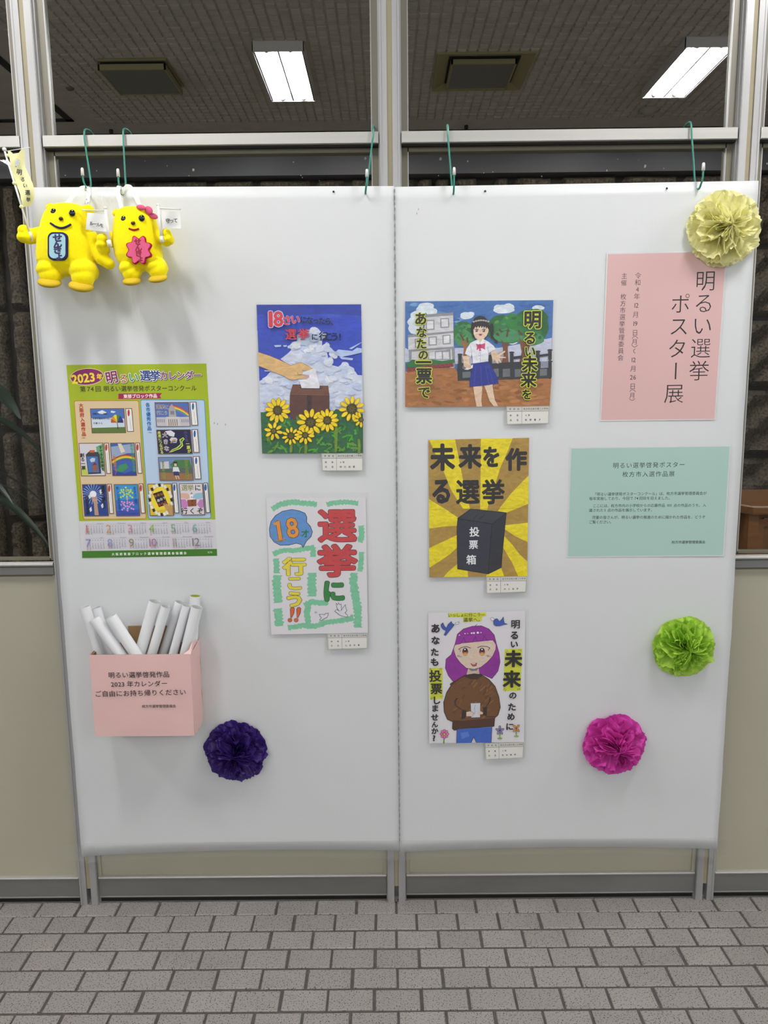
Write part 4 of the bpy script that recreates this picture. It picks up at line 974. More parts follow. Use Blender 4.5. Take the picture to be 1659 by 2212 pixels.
for i, (p, w_) in enumerate([([(165, 300), (260, 240), (420, 205), (620, 225), (770, 240)], 78), ([(870, 240), (960, 215), (1120, 205), (1300, 225)], 72), ([(1315, 510), (1325, 620), (1300, 750)], 82), ([(1320, 850), (1315, 1000), (1295, 1130)], 76),
        ([(1225, 1120), (1215, 1250), (1240, 1400), (1270, 1560), (1275, 1850)], 116), ([(180, 880), (300, 830), (480, 830), (640, 800), (735, 780)], 72), ([(695, 790), (690, 940)], 80), ([(220, 935), (225, 1150)], 92), ([(230, 1150), (225, 1300), (245, 1530)], 124),
        ([(680, 1120), (680, 1300), (680, 1450)], 128), ([(580, 1540), (680, 1490), (800, 1510), (915, 1500)], 78), ([(240, 1580), (250, 1720), (265, 1830)], 122), ([(640, 1520), (610, 1650), (640, 1800)], 90), ([(370, 1830), (560, 1800), (720, 1810), (860, 1760), (1040, 1740), (1240, 1700)], 76)]): scrib(p, w_, i)
a.k += 2
bub = [(130, 560), (150, 460), (210, 380), (300, 325), (420, 302), (520, 320), (590, 350), (615, 400), (612, 465), (660, 520), (687, 590), (670, 650), (610, 710), (565, 792), (545, 755), (480, 738), (380, 762), (270, 765), (190, 720), (140, 650)]
a.poly(bub, (94, 146, 208)); a.line(bub, 7, K, closed=True)
OR = (232, 150, 50)
a.txt(['1'], 258, 578, 258, 578, 360, OR, .03, K, .018, rot=.12, sx=.85); a.poly([(175, 484), (262, 440), (254, 500), (196, 502)], OR); a.poly([(216, 700), (336, 678), (340, 696), (224, 716)], OR); a.line([(214, 712), (340, 690)], 5, K); a.txt(['8'], 426, 536, 426, 536, 360, OR, .02, K, .018, rot=.12, sx=.9); a.txt('才', 592, 614, 592, 614, 104, (36, 116, 70), .035)
RR = (200, 64, 68)
a.txt('選', 1004, 508, 1004, 508, 500, RR, .03, K, .012, sx=1.03, sy=.92); a.txt('挙', 1008, 962, 1008, 962, 500, RR, .038, K, .013, sx=1.03, sy=.88)
a.txt('に', 964, 1352, 964, 1352, 300, (46, 134, 64), .055, K, .018)
YE = (232, 214, 60)
a.txt('行', 456, 1036, 456, 1036, 305, YE, .045, K, .016, sy=.8); a.txt('こ', 456, 1250, 456, 1250, 235, YE, .05, K, .02, sy=.85); a.txt('う', 456, 1460, 456, 1460, 262, YE, .05, K, .02, sy=.85)
for x in (424, 506):
    q = [(x-24, 1590), (x-14, 1568), (x+16, 1562), (x+32, 1580), (x+24, 1640), (x-6, 1700), (x-18, 1696)]; a.poly(q, (220, 96, 50)); a.line(q, 5, K, closed=True)
    a.ell(x-28 if x < 450 else x-30, 1730, 29, 27, K); a.ell(x-28 if x < 450 else x-30, 1730, 25, 23, (220, 96, 50))
# the two doves
dv = [(975, 1615), (1000, 1592), (1018, 1604), (1040, 1612), (1064, 1600), (1080, 1572), (1112, 1530), (1116, 1560), (1122, 1590), (1134, 1600), (1120, 1620), (1106, 1634), (1140, 1668), (1142, 1690), (1120, 1688), (1080, 1680), (1030, 1660), (1004, 1634)]
a.poly(dv, (226, 224, 232)); a.line(dv, 5, K, closed=True); a.poly([(1040, 1612), (1000, 1560), (994, 1512), (1014, 1534), (1024, 1506), (1040, 1534), (1056, 1520), (1062, 1560), (1060, 1600)], (226, 224, 232)); a.line([(1020, 1600), (1000, 1560), (994, 1512), (1014, 1534), (1024, 1506), (1040, 1534), (1056, 1520), (1062, 1560), (1060, 1600)], 5, K)
dv = [(890, 1636), (870, 1646), (856, 1640), (846, 1660), (820, 1656), (776, 1654), (786, 1680), (804, 1700), (778, 1728), (800, 1736), (820, 1722), (850, 1706), (878, 1690), (888, 1662)]
a.poly(dv, (226, 224, 232)); a.line(dv, 5, K, closed=True)
for q in ([(714, 1634), (734, 1616)], [(724, 1644), (748, 1624)], [(1182, 1672), (1190, 1654)], [(1198, 1676), (1208, 1656)]): a.line(q, 4, K)
a.build('drawing', M_MARKER, r)
name_card(a, [(878, 1905), (1398, 1898), (1396, 2098), (888, 2112)], '枚方市立枚方第二小学校', '6年', '山田拓磨', 'white name card below the poster with red characters')

# ---------------------------------------------------------------- poster: girl before a school
C = [(70, 97), (1545, 84), (1508, 1140), (70, 1147)]
a, r = poster(860, 630, 4.608, C, [(50, 88), (1580, 78), (1520, 1165), (60, 1200)], 'landscape painted poster of a schoolgirl in a blue skirt beside trees and a school', M_PAPER, 11)
a.poly([(70, 97), (1545, 84), (1520, 860), (70, 800)], (66, 112, 176)); rnd = random.Random(4)
for k in range(60):
    x, y = rnd.uniform(150, 1440), rnd.uniform(115, 420); a.ell(x, y, rnd.uniform(40, 90), rnd.uniform(8, 20), [(52, 98, 168), (90, 136, 192), (60, 108, 176), (110, 152, 200)][k % 4], rnd.uniform(-12, 12), 10)
a.poly([(560, 560), (1000, 560), (1530, 460), (1525, 700), (560, 720)], (196, 200, 222)); a.poly([(70, 560), (110, 580), (110, 700), (70, 700)], (190, 200, 220))
CW = (216, 226, 236)
for cx, cy, rx, ry in ((280, 150, 78, 42), (230, 190, 50, 50), (180, 240, 56, 50), (150, 300, 56, 50), (330, 200, 60, 40), (160, 370, 60, 50), (200, 310, 60, 60), (680, 240, 66, 36), (720, 226, 40, 26), (1050, 176, 105, 44), (1000, 160, 50, 30), (1100, 150, 56, 32), (1395, 160, 62, 24), (1140, 500, 50, 26)): a.ell(cx, cy, rx, ry, CW, 0, 18, wob=.06)
# trees
G1, G2, G3 = (44, 116, 62), (66, 138, 88), (30, 100, 46)
for cx, cy, rx, ry, col in ((650, 400, 96, 110, G3), (620, 420, 70, 90, G1), (660, 470, 100, 80, G2), (1010, 330, 110, 100, G3), (1080, 400, 190, 120, G1), (1330, 280, 170, 110, G3), (1400, 340, 100, 130, G3), (1250, 400, 180, 100, G1), (1080, 440, 130, 70, G2), (1320, 470, 130, 70, G2), (1290, 300, 120, 80, (38, 120, 50)), (1130, 290, 90, 70, (40, 124, 56))): a.ell(cx, cy, rx, ry, col, 0, 20, wob=.05)
for k in range(50):
    cx, cy = rnd.choice([(rnd.uniform(590, 720), rnd.uniform(330, 500)), (rnd.uniform(940, 1440), rnd.uniform(240, 470))]); a.ell(cx, cy, rnd.uniform(14, 34), rnd.uniform(8, 20), [G1, G2, G3, (80, 150, 70)][k % 4], rnd.uniform(-40, 40), 9)
TB = (120, 70, 44)
a.poly([(1022, 470), (1060, 520), (1100, 500), (1090, 560), (1100, 720), (1104, 760), (1010, 760), (1050, 640), (1040, 540)], TB); a.poly([(1200, 450), (1240, 500), (1330, 480), (1290, 600), (1280, 730), (1200, 730), (1230, 600)], TB); a.poly([(620, 500), (660, 480), (690, 520), (680, 640), (640, 700), (655, 560)], (150, 100, 60))
for q in ([(1010, 380), (1030, 400)], [(1095, 375), (1082, 446)], [(985, 420), (1000, 436)], [(1200, 390), (1230, 430)], [(622, 430), (650, 480)], [(686, 460), (692, 500)]): a.line(q, 16, (96, 58, 36))
# school
WB = (206, 206, 210); GB = (142, 144, 150)
a.poly([(262, 240), (548, 214), (556, 760), (130, 700), (104, 690), (98, 440), (262, 400)], WB)
for q in ([(262, 228), (548, 206), (548, 236), (262, 258)], [(98, 432), (550, 392), (552, 410), (98, 458)], [(104, 580), (560, 546), (560, 570), (104, 600)], [(104, 590), (136, 600), (132, 690), (108, 690)], [(532, 570), (562, 566), (566, 750), (545, 750)]): a.poly(q, GB)
for (x, y, w_, h) in ((272, 284, 88, 96), (418, 266, 88, 92), (165, 470, 60, 84), (300, 450, 84, 84), (440, 432, 80, 90)):
    a.poly([(x, y), (x+w_, y-5), (x+w_+3, y+h), (x+3, y+h+5)], GB); a.poly([(x+12, y+10), (x+w_-10, y+6), (x+w_-9, y+h-12), (x+14, y+h-7)], (222, 222, 226))
a.poly([(300, 600), (520, 574), (524, 680), (300, 680)], GB)
for x in (306, 374, 446): a.poly([(x, 604), (x+58, 598), (x+62, 668), (x+2, 672)], (218, 218, 222))
# hedge, bricks, yard
a.poly([(80, 720), (140, 676), (260, 690), (340, 676), (440, 690), (560, 672), (566, 706), (440, 722), (200, 748), (80, 756)], (40, 112, 60))
a.poly([(80, 760), (200, 750), (330, 730), (545, 708), (545, 750), (330, 764), (90, 808)], (140, 60, 54))
for k in range(22):
    x = 95+(k//2)*42+(k % 2)*16; y = 778-(x-90)*.108+(k % 2)*18-8; a.line([(x, y), (x+20, y-3)], 7, (96, 40, 40))
a.poly([(70, 800), (90, 808), (330, 764), (560, 756), (590, 800), (590, 880), (1524, 862), (1508, 1140), (70, 1147)], (166, 108, 58))
for k in range(90):
    x, y = rnd.uniform(130, 1440), rnd.uniform(830, 1120)
    if y < 900 and x > 560: continue
    a.ell(x, y, rnd.uniform(30, 66), rnd.uniform(7, 20), [(150, 94, 46), (178, 120, 64), (140, 88, 40), (184, 124, 72), (160, 104, 44)][k % 5], rnd.uniform(-16, 16), 9)
# fence
FB = (44, 46, 50); FG = (104, 110, 114)
a.poly([(592, 720), (620, 700), (700, 740), (900, 720), (1120, 700), (1525, 690), (1522, 860), (592, 886)], FB)
for (x0, y0, x1, y1) in ((640, 800, 720, 860), (950, 770, 1000, 850), (1040, 770, 1120, 850), (1160, 770, 1220, 850), (1410, 770, 1480, 840), (640, 740, 700, 770)): a.poly([(x0, y0), (x1, y0-5), (x1, y1-5), (x0, y1)], FG)
for x, y0, y1 in ((615, 620, 880), (915, 632, 800), (1130, 600, 720), (1020, 730, 870), (1130, 720, 866), (1390, 590, 700), (1510, 576, 680), (1510, 690, 860), (1390, 700, 862), (1250, 750, 860)):
    a.line([(x, y0+18), (x, y1-10)], 34, FB); a.ell(x, y0+6, 26, 10, FB)
a.line([(1140, 660), (1220, 650)], 26, FB); a.line([(1400, 640), (1500, 626)], 22, FB); a.line([(1150, 760), (1500, 745)], 26, FB)
for k in range(5): a.line([(1420, 700+k*14), (1490, 694+k*14)], 8, (176, 184, 206))
# girl
GS = (226, 196, 168); GO = (70, 52, 48)
a.poly([(745, 940), (835, 930), (838, 1000), (826, 1080), (836, 1144), (778, 1144), (760, 1060)], GS); a.poly([(850, 930), (938, 920), (948, 1000), (962, 1080), (996, 1142), (950, 1142), (904, 1086), (880, 1000)], GS)
for q in ([(745, 950), (762, 1060), (780, 1142)], [(838, 960), (828, 1080), (836, 1142)], [(856, 940), (882, 1010), (906, 1086), (952, 1142)], [(938, 930), (950, 1010), (964, 1080), (996, 1140)]): a.line(q, 3, (150, 110, 90))
a.poly([(740, 712), (895, 694), (940, 760), (980, 840), (1000, 912), (860, 936), (712, 950), (708, 900), (728, 790)], (30, 46, 140))
for x0, x1 in ((770, 756), (820, 830), (868, 900), (900, 950)): a.line([(x0, 740), (x1, 930)], 8, (44, 64, 168))
a.poly([(640, 640), (720, 640), (706, 680), (712, 720), (728, 760), (690, 770), (650, 740), (650, 700)], GS); a.poly([(655, 775), (744, 726), (740, 760), (690, 780)], (232, 232, 238))
a.poly([(660, 715), (722, 720), (728, 756), (700, 764), (664, 752)], GS)
for x in (676, 694, 710): a.line([(x, 735), (x+2, 758)], 3, (140, 100, 80))
a.poly([(920, 600), (960, 574), (990, 620), (1060, 586), (1066, 600), (1012, 640), (1070, 650), (1072, 662), (1010, 664), (1030, 700), (1020, 708), (990, 680), (1000, 716), (984, 716), (960, 680), (944, 700), (930, 650)], GS)
a.line([(990, 620), (1060, 586)], 3, GO); a.line([(1012, 640), (1070, 650)], 3, GO); a.line([(1010, 664), (1030, 700)], 3, GO)
a.poly([(768, 486), (800, 474), (850, 474), (900, 500), (950, 540), (972, 574), (900, 612), (896, 694), (742, 716), (736, 620), (720, 650), (664, 620), (680, 570), (720, 510)], (228, 230, 238))
for q in ([(720, 540), (736, 640), (742, 712)], [(890, 550), (900, 620), (896, 690)], [(820, 600), (816, 700)], [(664, 620), (720, 650)], [(900, 612), (972, 574)]): a.line(q, 3, (130, 134, 160))
for y in (610, 640, 670): a.ell(808, y, 5, 5, (160, 160, 180))
a.poly([(782, 472), (838, 472), (826, 510), (790, 510)], GS); a.poly([(768, 490), (800, 480), (812, 506), (790, 518)], (238, 240, 246)); a.poly([(816, 506), (840, 476), (864, 490), (836, 520)], (238, 240, 246))
a.poly([(772, 518), (808, 530), (866, 512), (862, 560), (868, 578), (820, 560), (778, 584), (784, 550)], (206, 70, 118)); a.poly([(800, 524), (826, 522), (826, 562), (804, 566)], (180, 50, 96)); a.poly([(806, 560), (820, 558), (826, 590), (804, 592)], (206, 70, 118))
HB = (34, 30, 32)
a.poly([(726, 380), (728, 320), (760, 262), (810, 240), (860, 250), (896, 290), (908, 340), (926, 310), (946, 330), (950, 390), (940, 440), (960, 470), (990, 490), (986, 522), (960, 510), (962, 490), (926, 460), (914, 400), (900, 370), (890, 430), (870, 466), (760, 466), (740, 450)], HB)
a.poly([(748, 360), (800, 340), (880, 350), (900, 380), (896, 402), (880, 440), (848, 474), (806, 482), (766, 462), (750, 420)], (230, 202, 176))
a.poly([(740, 350), (760, 320), (880, 320), (896, 372), (884, 352), (876, 376), (866, 346), (852, 368), (846, 342), (830, 366), (822, 340), (806, 364), (796, 342), (778, 366), (770, 344), (752, 380)], HB)
for k in range(7): a.ell(752+k*24, 300-14*math.sin(k*.5), 13, 9, (178, 170, 168), 0, 8)
for x in (780, 852): a.line([(x-18, 378), (x, 372), (x+18, 378)], 5, K); a.ell(x, 390, 12, 14, K); a.ell(x, 392, 8, 9, (90, 84, 90)); a.ell(x-4, 385, 4, 4, WHT)
a.ell(818, 430, 14, 9, (176, 60, 70)); a.line([(800, 425), (836, 424)], 3, GO)
a.build('picture', M_GOUACHE, r)
YG = (206, 216, 60)
for s_, p0, p1, sz in (('あ', (224, 270), (224, 270), 130), ('なた', (232, 404), (232, 518), 112), ('の', (250, 628), (250, 628), 108), ('一', (252, 704), (252, 704), 160), ('票', (258, 838), (258, 838), 165), ('で', (258, 1002), (258, 1002), 130),
                       ('明', (1336, 278), (1336, 278), 182), ('る', (1310, 462), (1310, 462), 138), ('い', (1310, 596), (1310, 596), 120), ('未来', (1308, 716), (1296, 876), 158), ('を', (1278, 1022), (1278, 1022), 110)):
    a.txt(s_, p0[0], p0[1], p1[0], p1[1], sz, K, .032, YG, .05, vert=False if s_ == '一' else True)
a.build('lettering', M_MARKER, r)
name_card(a, [(1076, 1144), (1506, 1138), (1500, 1314), (1080, 1324)], '枚方市立枚方第二小学校', '6年', '松野藍子', 'white name card below the schoolgirl poster')

# ---------------------------------------------------------------- poster: yellow rays and black ballot box
C = [(152, 120), (1452, 94), (1428, 1880), (165, 1896)]
a, r = poster(900, 930, 5.978, C, [(140, 105), (1500, 78), (1440, 1800), (170, 1960)], 'yellow and ochre sunburst poster with a black ballot box and bold black lettering', M_PAPER, 15)
YL2, OC = (236, 216, 14), (172, 138, 62)
a.poly(C, OC)
ctr = (830, 1400)
for q in ([(165, 122), (495, 112), (600, 640), (690, 1010), (600, 1010), (440, 760), (350, 530), (240, 300)],
          [(830, 106), (1240, 98), (1180, 260), (1080, 480), (1000, 740), (920, 985), (900, 1060), (820, 1060)],
          [(1445, 580), (1445, 945), (1290, 1010), (1160, 1060), (1050, 1040), (1080, 990), (1230, 800)],
          [(158, 885), (280, 960), (380, 1020), (540, 1130), (530, 1230), (330, 1240), (160, 1268)],
          [(1437, 1190), (1434, 1440), (1280, 1370), (1130, 1270), (1140, 1225)],
          [(160, 1520), (330, 1440), (530, 1345), (530, 1500), (440, 1590), (310, 1680), (165, 1770)],
          [(1130, 1360), (1240, 1480), (1330, 1600), (1430, 1690), (1428, 1878), (1310, 1880), (1230, 1700), (1110, 1500)],
          [(345, 1894), (410, 1820), (530, 1720), (560, 1780), (660, 1810), (664, 1890)],
          [(890, 1886), (930, 1830), (1090, 1770), (1130, 1882)], [(158, 1010), (300, 1015), (420, 1060), (500, 1110), (160, 1110)]):
    a.poly(q, YL2)
a.build('picture', M_GOUACHE, r)
for s_, x, y, sz, sx in (('未', 334, 345, 345, .92), ('来', 690, 335, 310, .95), ('を', 966, 340, 280, .85), ('作', 1286, 372, 292, .95), ('る', 322, 780, 350, .8), ('選', 660, 790, 330, .95), ('挙', 990, 790, 330, .9)):
    a.txt(s_, x, y, x, y, sz, (32, 30, 32), .045 if s_ not in '選挙' else .03, sx=sx, sy=1.02)
BX = (42, 46, 60)
a.poly([(528, 1135), (700, 1010), (1158, 1062), (1140, 1280), (1092, 1770), (930, 1852), (530, 1788)], BX)
a.poly([(560, 1130), (706, 1020), (1140, 1068), (982, 1200)], (50, 54, 66)); a.poly([(985, 1212), (1146, 1075), (1130, 1280), (1086, 1765), (940, 1840), (956, 1500)], (36, 38, 50))
for q, w_ in (([(528, 1135), (700, 1012), (1158, 1062)], 8), ([(530, 1138), (976, 1206), (1156, 1066)], 10), ([(976, 1206), (950, 1500), (926, 1848)], 12), ([(532, 1150), (522, 1260), (530, 1786), (926, 1850), (1092, 1768), (1110, 1500), (1156, 1070)], 10)): a.line(q, w_, (18, 18, 24))
for q in ([(734, 1140), (796, 1078)], [(808, 1146), (880, 1086)]): a.line(q, 7, (18, 18, 24))
a.txt('投', 746, 1308, 746, 1308, 132, WHT, .02); a.txt('票', 734, 1472, 734, 1472, 122, WHT, .02); a.txt('箱', 706, 1668, 706, 1668, 132, WHT, .02)
a.build('lettering', M_MARKER, r)
a.line([(157, 1022), (800, 1014), (1440, 1000)], 3, (150, 130, 20)); a.build('fold_line', M_MARKER, r)
name_card(a, [(898, 1890), (1424, 1880), (1412, 2088), (900, 2106)], '枚方市立枚方第二小学校', '6年', '川上由彦', 'white name card below the yellow sunburst poster')

# ---------------------------------------------------------------- poster: purple haired girl
C = [(152, 150), (1442, 128), (1425, 1862), (168, 1878)]
a, r = poster(900, 1300, 6.146, C, [(150, 118), (1490, 100), (1450, 1830), (178, 1935)], 'white poster of a purple-haired girl in a brown jumper holding a ballot paper', M_PAPER, 19)
HY = (216, 220, 64)
a.poly([(418, 150), (925, 140), (925, 192), (868, 200), (864, 262), (618, 272), (616, 206), (418, 204)], HY)
a.poly([(1170, 626), (1404, 620), (1380, 1180), (1150, 1188)], HY); a.poly([(166, 880), (345, 874), (346, 1290), (176, 1298)], HY)
PU, PL = (150, 40, 156), (60, 24, 70)
hair = [(460, 700), (510, 560), (540, 430), (620, 360), (740, 324), (860, 318), (960, 360), (1030, 440), (1060, 560), (1095, 680), (1108, 800), (1080, 920), (1000, 1020), (860, 960), (700, 940), (640, 980), (520, 1050), (490, 1066), (420, 980), (380, 880), (390, 760)]
a.poly(hair, PU); a.line(hair, 6, PL, closed=True)
for k in range(22):
    x = 420+k*14 if k < 11 else 900+(k-11)*16; a.line([(x+(20 if k < 11 else 30), 760), (x, 860), (x+(20 if k < 11 else -10), 980)], 3.5, (120, 30, 132))
a.poly([(690, 860), (820, 860), (834, 960), (660, 975)], (208, 186, 170)); a.poly([(690, 885), (820, 880), (800, 915), (720, 920)], (130, 124, 130))
FC = (224, 202, 184)
a.poly([(496, 610), (520, 560), (1010, 510), (1050, 570), (1046, 640), (1010, 720), (940, 800), (850, 870), (760, 896), (660, 880), (580, 810), (520, 730), (494, 660)], FC); a.line([(494, 640), (520, 730), (580, 810), (660, 880), (760, 896), (850, 870), (940, 800), (1010, 720), (1046, 640)], 6, PL)
fringe = [(512, 570), (520, 500), (560, 420), (700, 380), (860, 376), (980, 420), (1036, 510), (938, 510), (898, 452), (872, 518), (796, 520), (782, 462), (742, 536), (650, 540), (628, 474), (580, 558)]
a.poly(fringe, PU); a.line(fringe[11:]+fringe[:1], 5, PL); a.line(fringe[6:12], 5, PL)
a.line([(560, 470), (620, 440), (740, 436)], 5, (110, 26, 120)); a.line([(800, 430), (900, 440), (990, 432)], 5, (110, 26, 120)); a.line([(776, 320), (800, 298)], 6, PL)
for x, y, q in ((568, 442, 8), (642, 422, 8), (676, 420, 6), (730, 416, 12), (760, 414, 14), (812, 410, 16), (854, 408, 8)): a.ell(x, y, q, q*.9, WHT, 0, 10)
for x in (645, 868):
    a.ell(x, 662, 38, 52, PL); a.ell(x, 664, 33, 46, (120, 60, 60)); a.ell(x, 690, 26, 20, (226, 186, 70)); a.ell(x, 640, 26, 22, (40, 16, 30)); a.ell(x-4 if x < 800 else x, 632, 11, 11, WHT, 0, 10); a.poly([(x-34, 678), (x+34, 672), (x+30, 690), (x-30, 692)], (220, 130, 80))
a.line([(556, 630), (600, 604), (660, 594), (716, 612)], 8, K); a.line([(570, 624), (580, 664)], 5, K); a.line([(808, 608), (860, 588), (930, 592), (972, 612), (950, 640)], 8, K)
for x in (536, 926):
    a.line([(x, 730 if x < 800 else 718), (x+10, 706), (x+18, 734), (x+28, 708), (x+38, 732), (x+58, 722)], 4, (130, 50, 60))
a.ell(757, 717, 14, 14, (230, 190, 150)); a.poly([(716, 820), (800, 812), (790, 850), (745, 856)], (188, 84, 70)); a.line([(714, 820), (740, 818), (800, 812), (790, 850), (745, 856), (716, 820)], 4, K); a.poly([(732, 820), (784, 815), (776, 826), (740, 828)], WHT)
# jumper
JB, JD, JL = (110, 72, 34), (58, 34, 26), (136, 92, 44)
J = [(640, 975), (760, 955), (860, 965), (960, 1030), (1040, 1120), (1090, 1260), (1110, 1400), (1080, 1500), (1036, 1540), (1026, 1650), (760, 1670), (500, 1702), (474, 1680), (480, 1590), (410, 1560), (366, 1460), (360, 1330), (400, 1200), (470, 1090), (560, 1020)]
a.poly(J, JB)
rnd = random.Random(77); a.build('drawing', M_MARKER, r)
for k in range(60):
    x, y = rnd.uniform(450, 1020), rnd.uniform(1080, 1540); t = rnd.uniform(-1.2, -.5); l = rnd.uniform(30, 80)
    a.line([(x, y), (x+l*math.cos(t), y+l*math.sin(t))], rnd.uniform(14, 30), [JL, JB, (94, 58, 30), (124, 82, 40)][k % 4])
a.poly([(626, 985), (700, 958), (850, 960), (878, 980), (800, 1030), (700, 1022)], (66, 38, 30)); a.poly([(482, 1590), (1030, 1540), (1026, 1650), (760, 1670), (500, 1702), (474, 1680)], (76, 44, 26))
a.poly([(604, 1430), (660, 1440), (650, 1540), (590, 1560)], JD); a.poly([(880, 1400), (936, 1390), (930, 1520), (884, 1500)], JD)
a.line(J, 9, (40, 26, 22), closed=True)
a.line([(536, 1280), (505, 1320), (520, 1380), (600, 1430)], 18, (46, 28, 22), 8); a.line([(975, 1270), (965, 1330), (920, 1390)], 16, (46, 28, 22), 8); a.line([(480, 1580), (570, 1580)], 9, (40, 26, 22)); a.line([(930, 1526), (1036, 1524)], 8, (40, 26, 22))
a.poly([(716, 1345), (846, 1340), (842, 1532), (724, 1536)], (214, 214, 226)); a.line([(716, 1345), (846, 1340), (842, 1532), (724, 1536), (716, 1345)], 4, (90, 80, 90)); a.line([(780, 1366), (766, 1400), (774, 1450), (760, 1500)], 4, (90, 80, 90))
a.poly([(660, 1460), (712, 1450), (756, 1470), (740, 1520), (660, 1518)], FC); a.poly([(806, 1466), (850, 1450), (880, 1468), (876, 1490), (820, 1494)], FC); a.line([(660, 1460), (712, 1450), (756, 1470), (740, 1520), (660, 1518)], 3, PL)
a.poly([(534, 1692), (700, 1676), (1000, 1660), (990, 1866), (792, 1868), (758, 1790), (724, 1870), (528, 1874)], (58, 100, 192)); a.poly([(580, 1740), (680, 1720), (700, 1780), (600, 1820)], (84, 126, 208)); a.line([(534, 1692), (528, 1874)], 5, K); a.line([(1000, 1660), (990, 1866)], 5, K); a.line([(724, 1870), (758, 1790), (792, 1868)], 5, K)
# birds
BD = (56, 88, 178)
b1 = [(322, 300), (348, 276), (372, 326), (396, 346), (416, 300), (460, 258), (474, 290), (500, 300), (480, 330), (430, 390), (384, 446), (362, 436), (392, 384), (352, 364), (324, 330)]
a.poly(b1, BD); a.line(b1, 5, (30, 34, 70), closed=True); q = [(516, 278), (562, 262), (560, 288), (514, 300)]; a.poly(q, WHT); a.line(q, 4, K, closed=True)
b2 = [(1020, 262), (1040, 226), (1068, 222), (1100, 258), (1130, 230), (1150, 198), (1156, 246), (1164, 280), (1206, 296), (1160, 300), (1110, 316), (1050, 318), (1026, 300)]
a.poly(b2, BD); a.line(b2, 5, (30, 34, 70), closed=True); q = [(978, 226), (992, 206), (1022, 214), (1028, 246), (1000, 250)]; a.poly(q, WHT); a.line(q, 4, K, closed=True)
# flowers
a.line([(366, 1810), (360, 1872)], 16, (110, 150, 70))
for k in range(8): t = k*math.pi/4; a.ell(368+38*math.cos(t), 1752+40*math.sin(t), 24, 19, (30, 30, 40), math.degrees(t), 10); a.ell(368+38*math.cos(t), 1752+40*math.sin(t), 20, 15, (232, 120, 178), math.degrees(t), 10)
a.ell(368, 1756, 14, 14, (222, 190, 60))
for cx, cy, n, col in ((1104, 1704, 5, (140, 130, 180)), (1322, 1676, 4, (226, 140, 50))):
    a.line([(cx, cy+30), (cx, cy+110)], 14, (120, 160, 90)); a.ell(cx, cy+106, 34, 12, (130, 170, 80))
    for k in range(n): t = k*math.tau/n-math.pi/2+(.78 if n == 4 else 0); x, y = cx+32*math.cos(t), cy+36*math.sin(t); a.ell(x, y, 30, 16, (40, 34, 50), math.degrees(t), 10); a.ell(x, y, 26, 12, col, math.degrees(t), 10)
    a.ell(cx, cy, 9, 9, (60, 50, 70), 0, 8)
a.txt('いっしょに行こう―', 440, 176, 880, 166, 56, (50, 46, 40), .005); a.txt('選挙へ。', 650, 236, 846, 232, 62, (50, 46, 40), .005)
for s_, x, y, sz, of in (('あ', 250, 350, 130, .04), ('な', 250, 510, 120, .04), ('た', 240, 664, 115, .04), ('も', 240, 796, 120, .04), ('投', 248, 982, 170, .02), ('票', 262, 1150, 160, .025), ('し', 262, 1304, 120, .035), ('ま', 244, 1410, 105, .035), ('せ', 240, 1530, 105, .035), ('ん', 240, 1624, 90, .035), ('か', 240, 1712, 96, .035), ('?', 232, 1806, 110, .04),
                         ('明', 1312, 294, 128, .02), ('る', 1298, 440, 124, .035), ('い', 1294, 560, 110, .035), ('未', 1284, 752, 235, .045), ('来', 1262, 1022, 240, .04), ('の', 1276, 1238, 110, .035), ('た', 1264, 1392, 116, .035), ('め', 1252, 1520, 110, .035), ('に', 1234, 1652, 110, .035)):
    a.txt(s_, x, y, x, y, sz, K, of)
for q in ([(170, 882), (186, 908)], [(180, 872), (194, 898)], [(300, 900), (312, 876)], [(318, 906), (330, 880)], [(184, 1296), (196, 1262)], [(198, 1298), (212, 1264)], [(316, 1246), (330, 1266)], [(336, 1238), (350, 1256)], [(1180, 660), (1192, 680)], [(1200, 640), (1206, 656)], [(1366, 624), (1350, 640)], [(1390, 634), (1372, 650)], [(1150, 1170), (1168, 1140)], [(1172, 1184), (1188, 1152)], [(1336, 1150), (1346, 1172)], [(1352, 1144), (1372, 1164)]): a.line(q, 4, K)
a.build('lettering', M_MARKER, r)
name_card(a, [(904, 1876), (1425, 1862), (1414, 2074), (916, 2098)], '枚方市立枚方第二小学校', '5年', '杉本真菜', 'white name card below the purple-haired girl poster')

# ---------------------------------------------------------------- laminated notices
M_LAM = mat('clear_laminate_edge', (214, 216, 214), .25)
C = [(317, 84), (1140, 66), (1058, 1222), (272, 1232)]
a = Art(1210, 520, 3.159, -.0022); mk(a, C)
r = root('notice', tuple(a.W(*C[0])), 'pink laminated notice with large vertical title and exhibition dates', 'notice')
sheet_quad('laminate', C, a, M_LAM, r, .0006)
a.poly([(326, 92), (1133, 74), (1052, 1216), (280, 1224)], (216, 177, 175))
def vt(s, x0, y0, x1, y1, sz, of=0.0): a.txt(s, x0, y0, x1, y1, sz, K, of, vert=True)
Kp = (26, 18, 34)
vt('明るい選挙', 992, 272, 948, 886, 146, -.008); vt('ポスター展', 822, 430, 777, 1042, 142, -.008)
vt(['令', '和', '4', '年'], 532, 238, 524, 380, 44, -.006); a.txt(['12'], 521, 441, 521, 441, 44, K, -.002); vt('月', 516, 504, 516, 504, 44, -.006); a.txt(['19'], 514, 566, 514, 566, 44, K, -.002)
vt('日', 511, 628, 511, 628, 44, -.006)
a.line([(492, 668), (500, 656), (511, 651), (522, 656), (530, 668)], 3, K); vt('月', 508, 690, 508, 690, 42, -.006); a.line([(489, 712), (498, 722), (508, 726), (519, 722), (528, 712)], 3, K)
a.line([(511, 738), (501, 748), (503, 760), (511, 768)], 3.4, K)
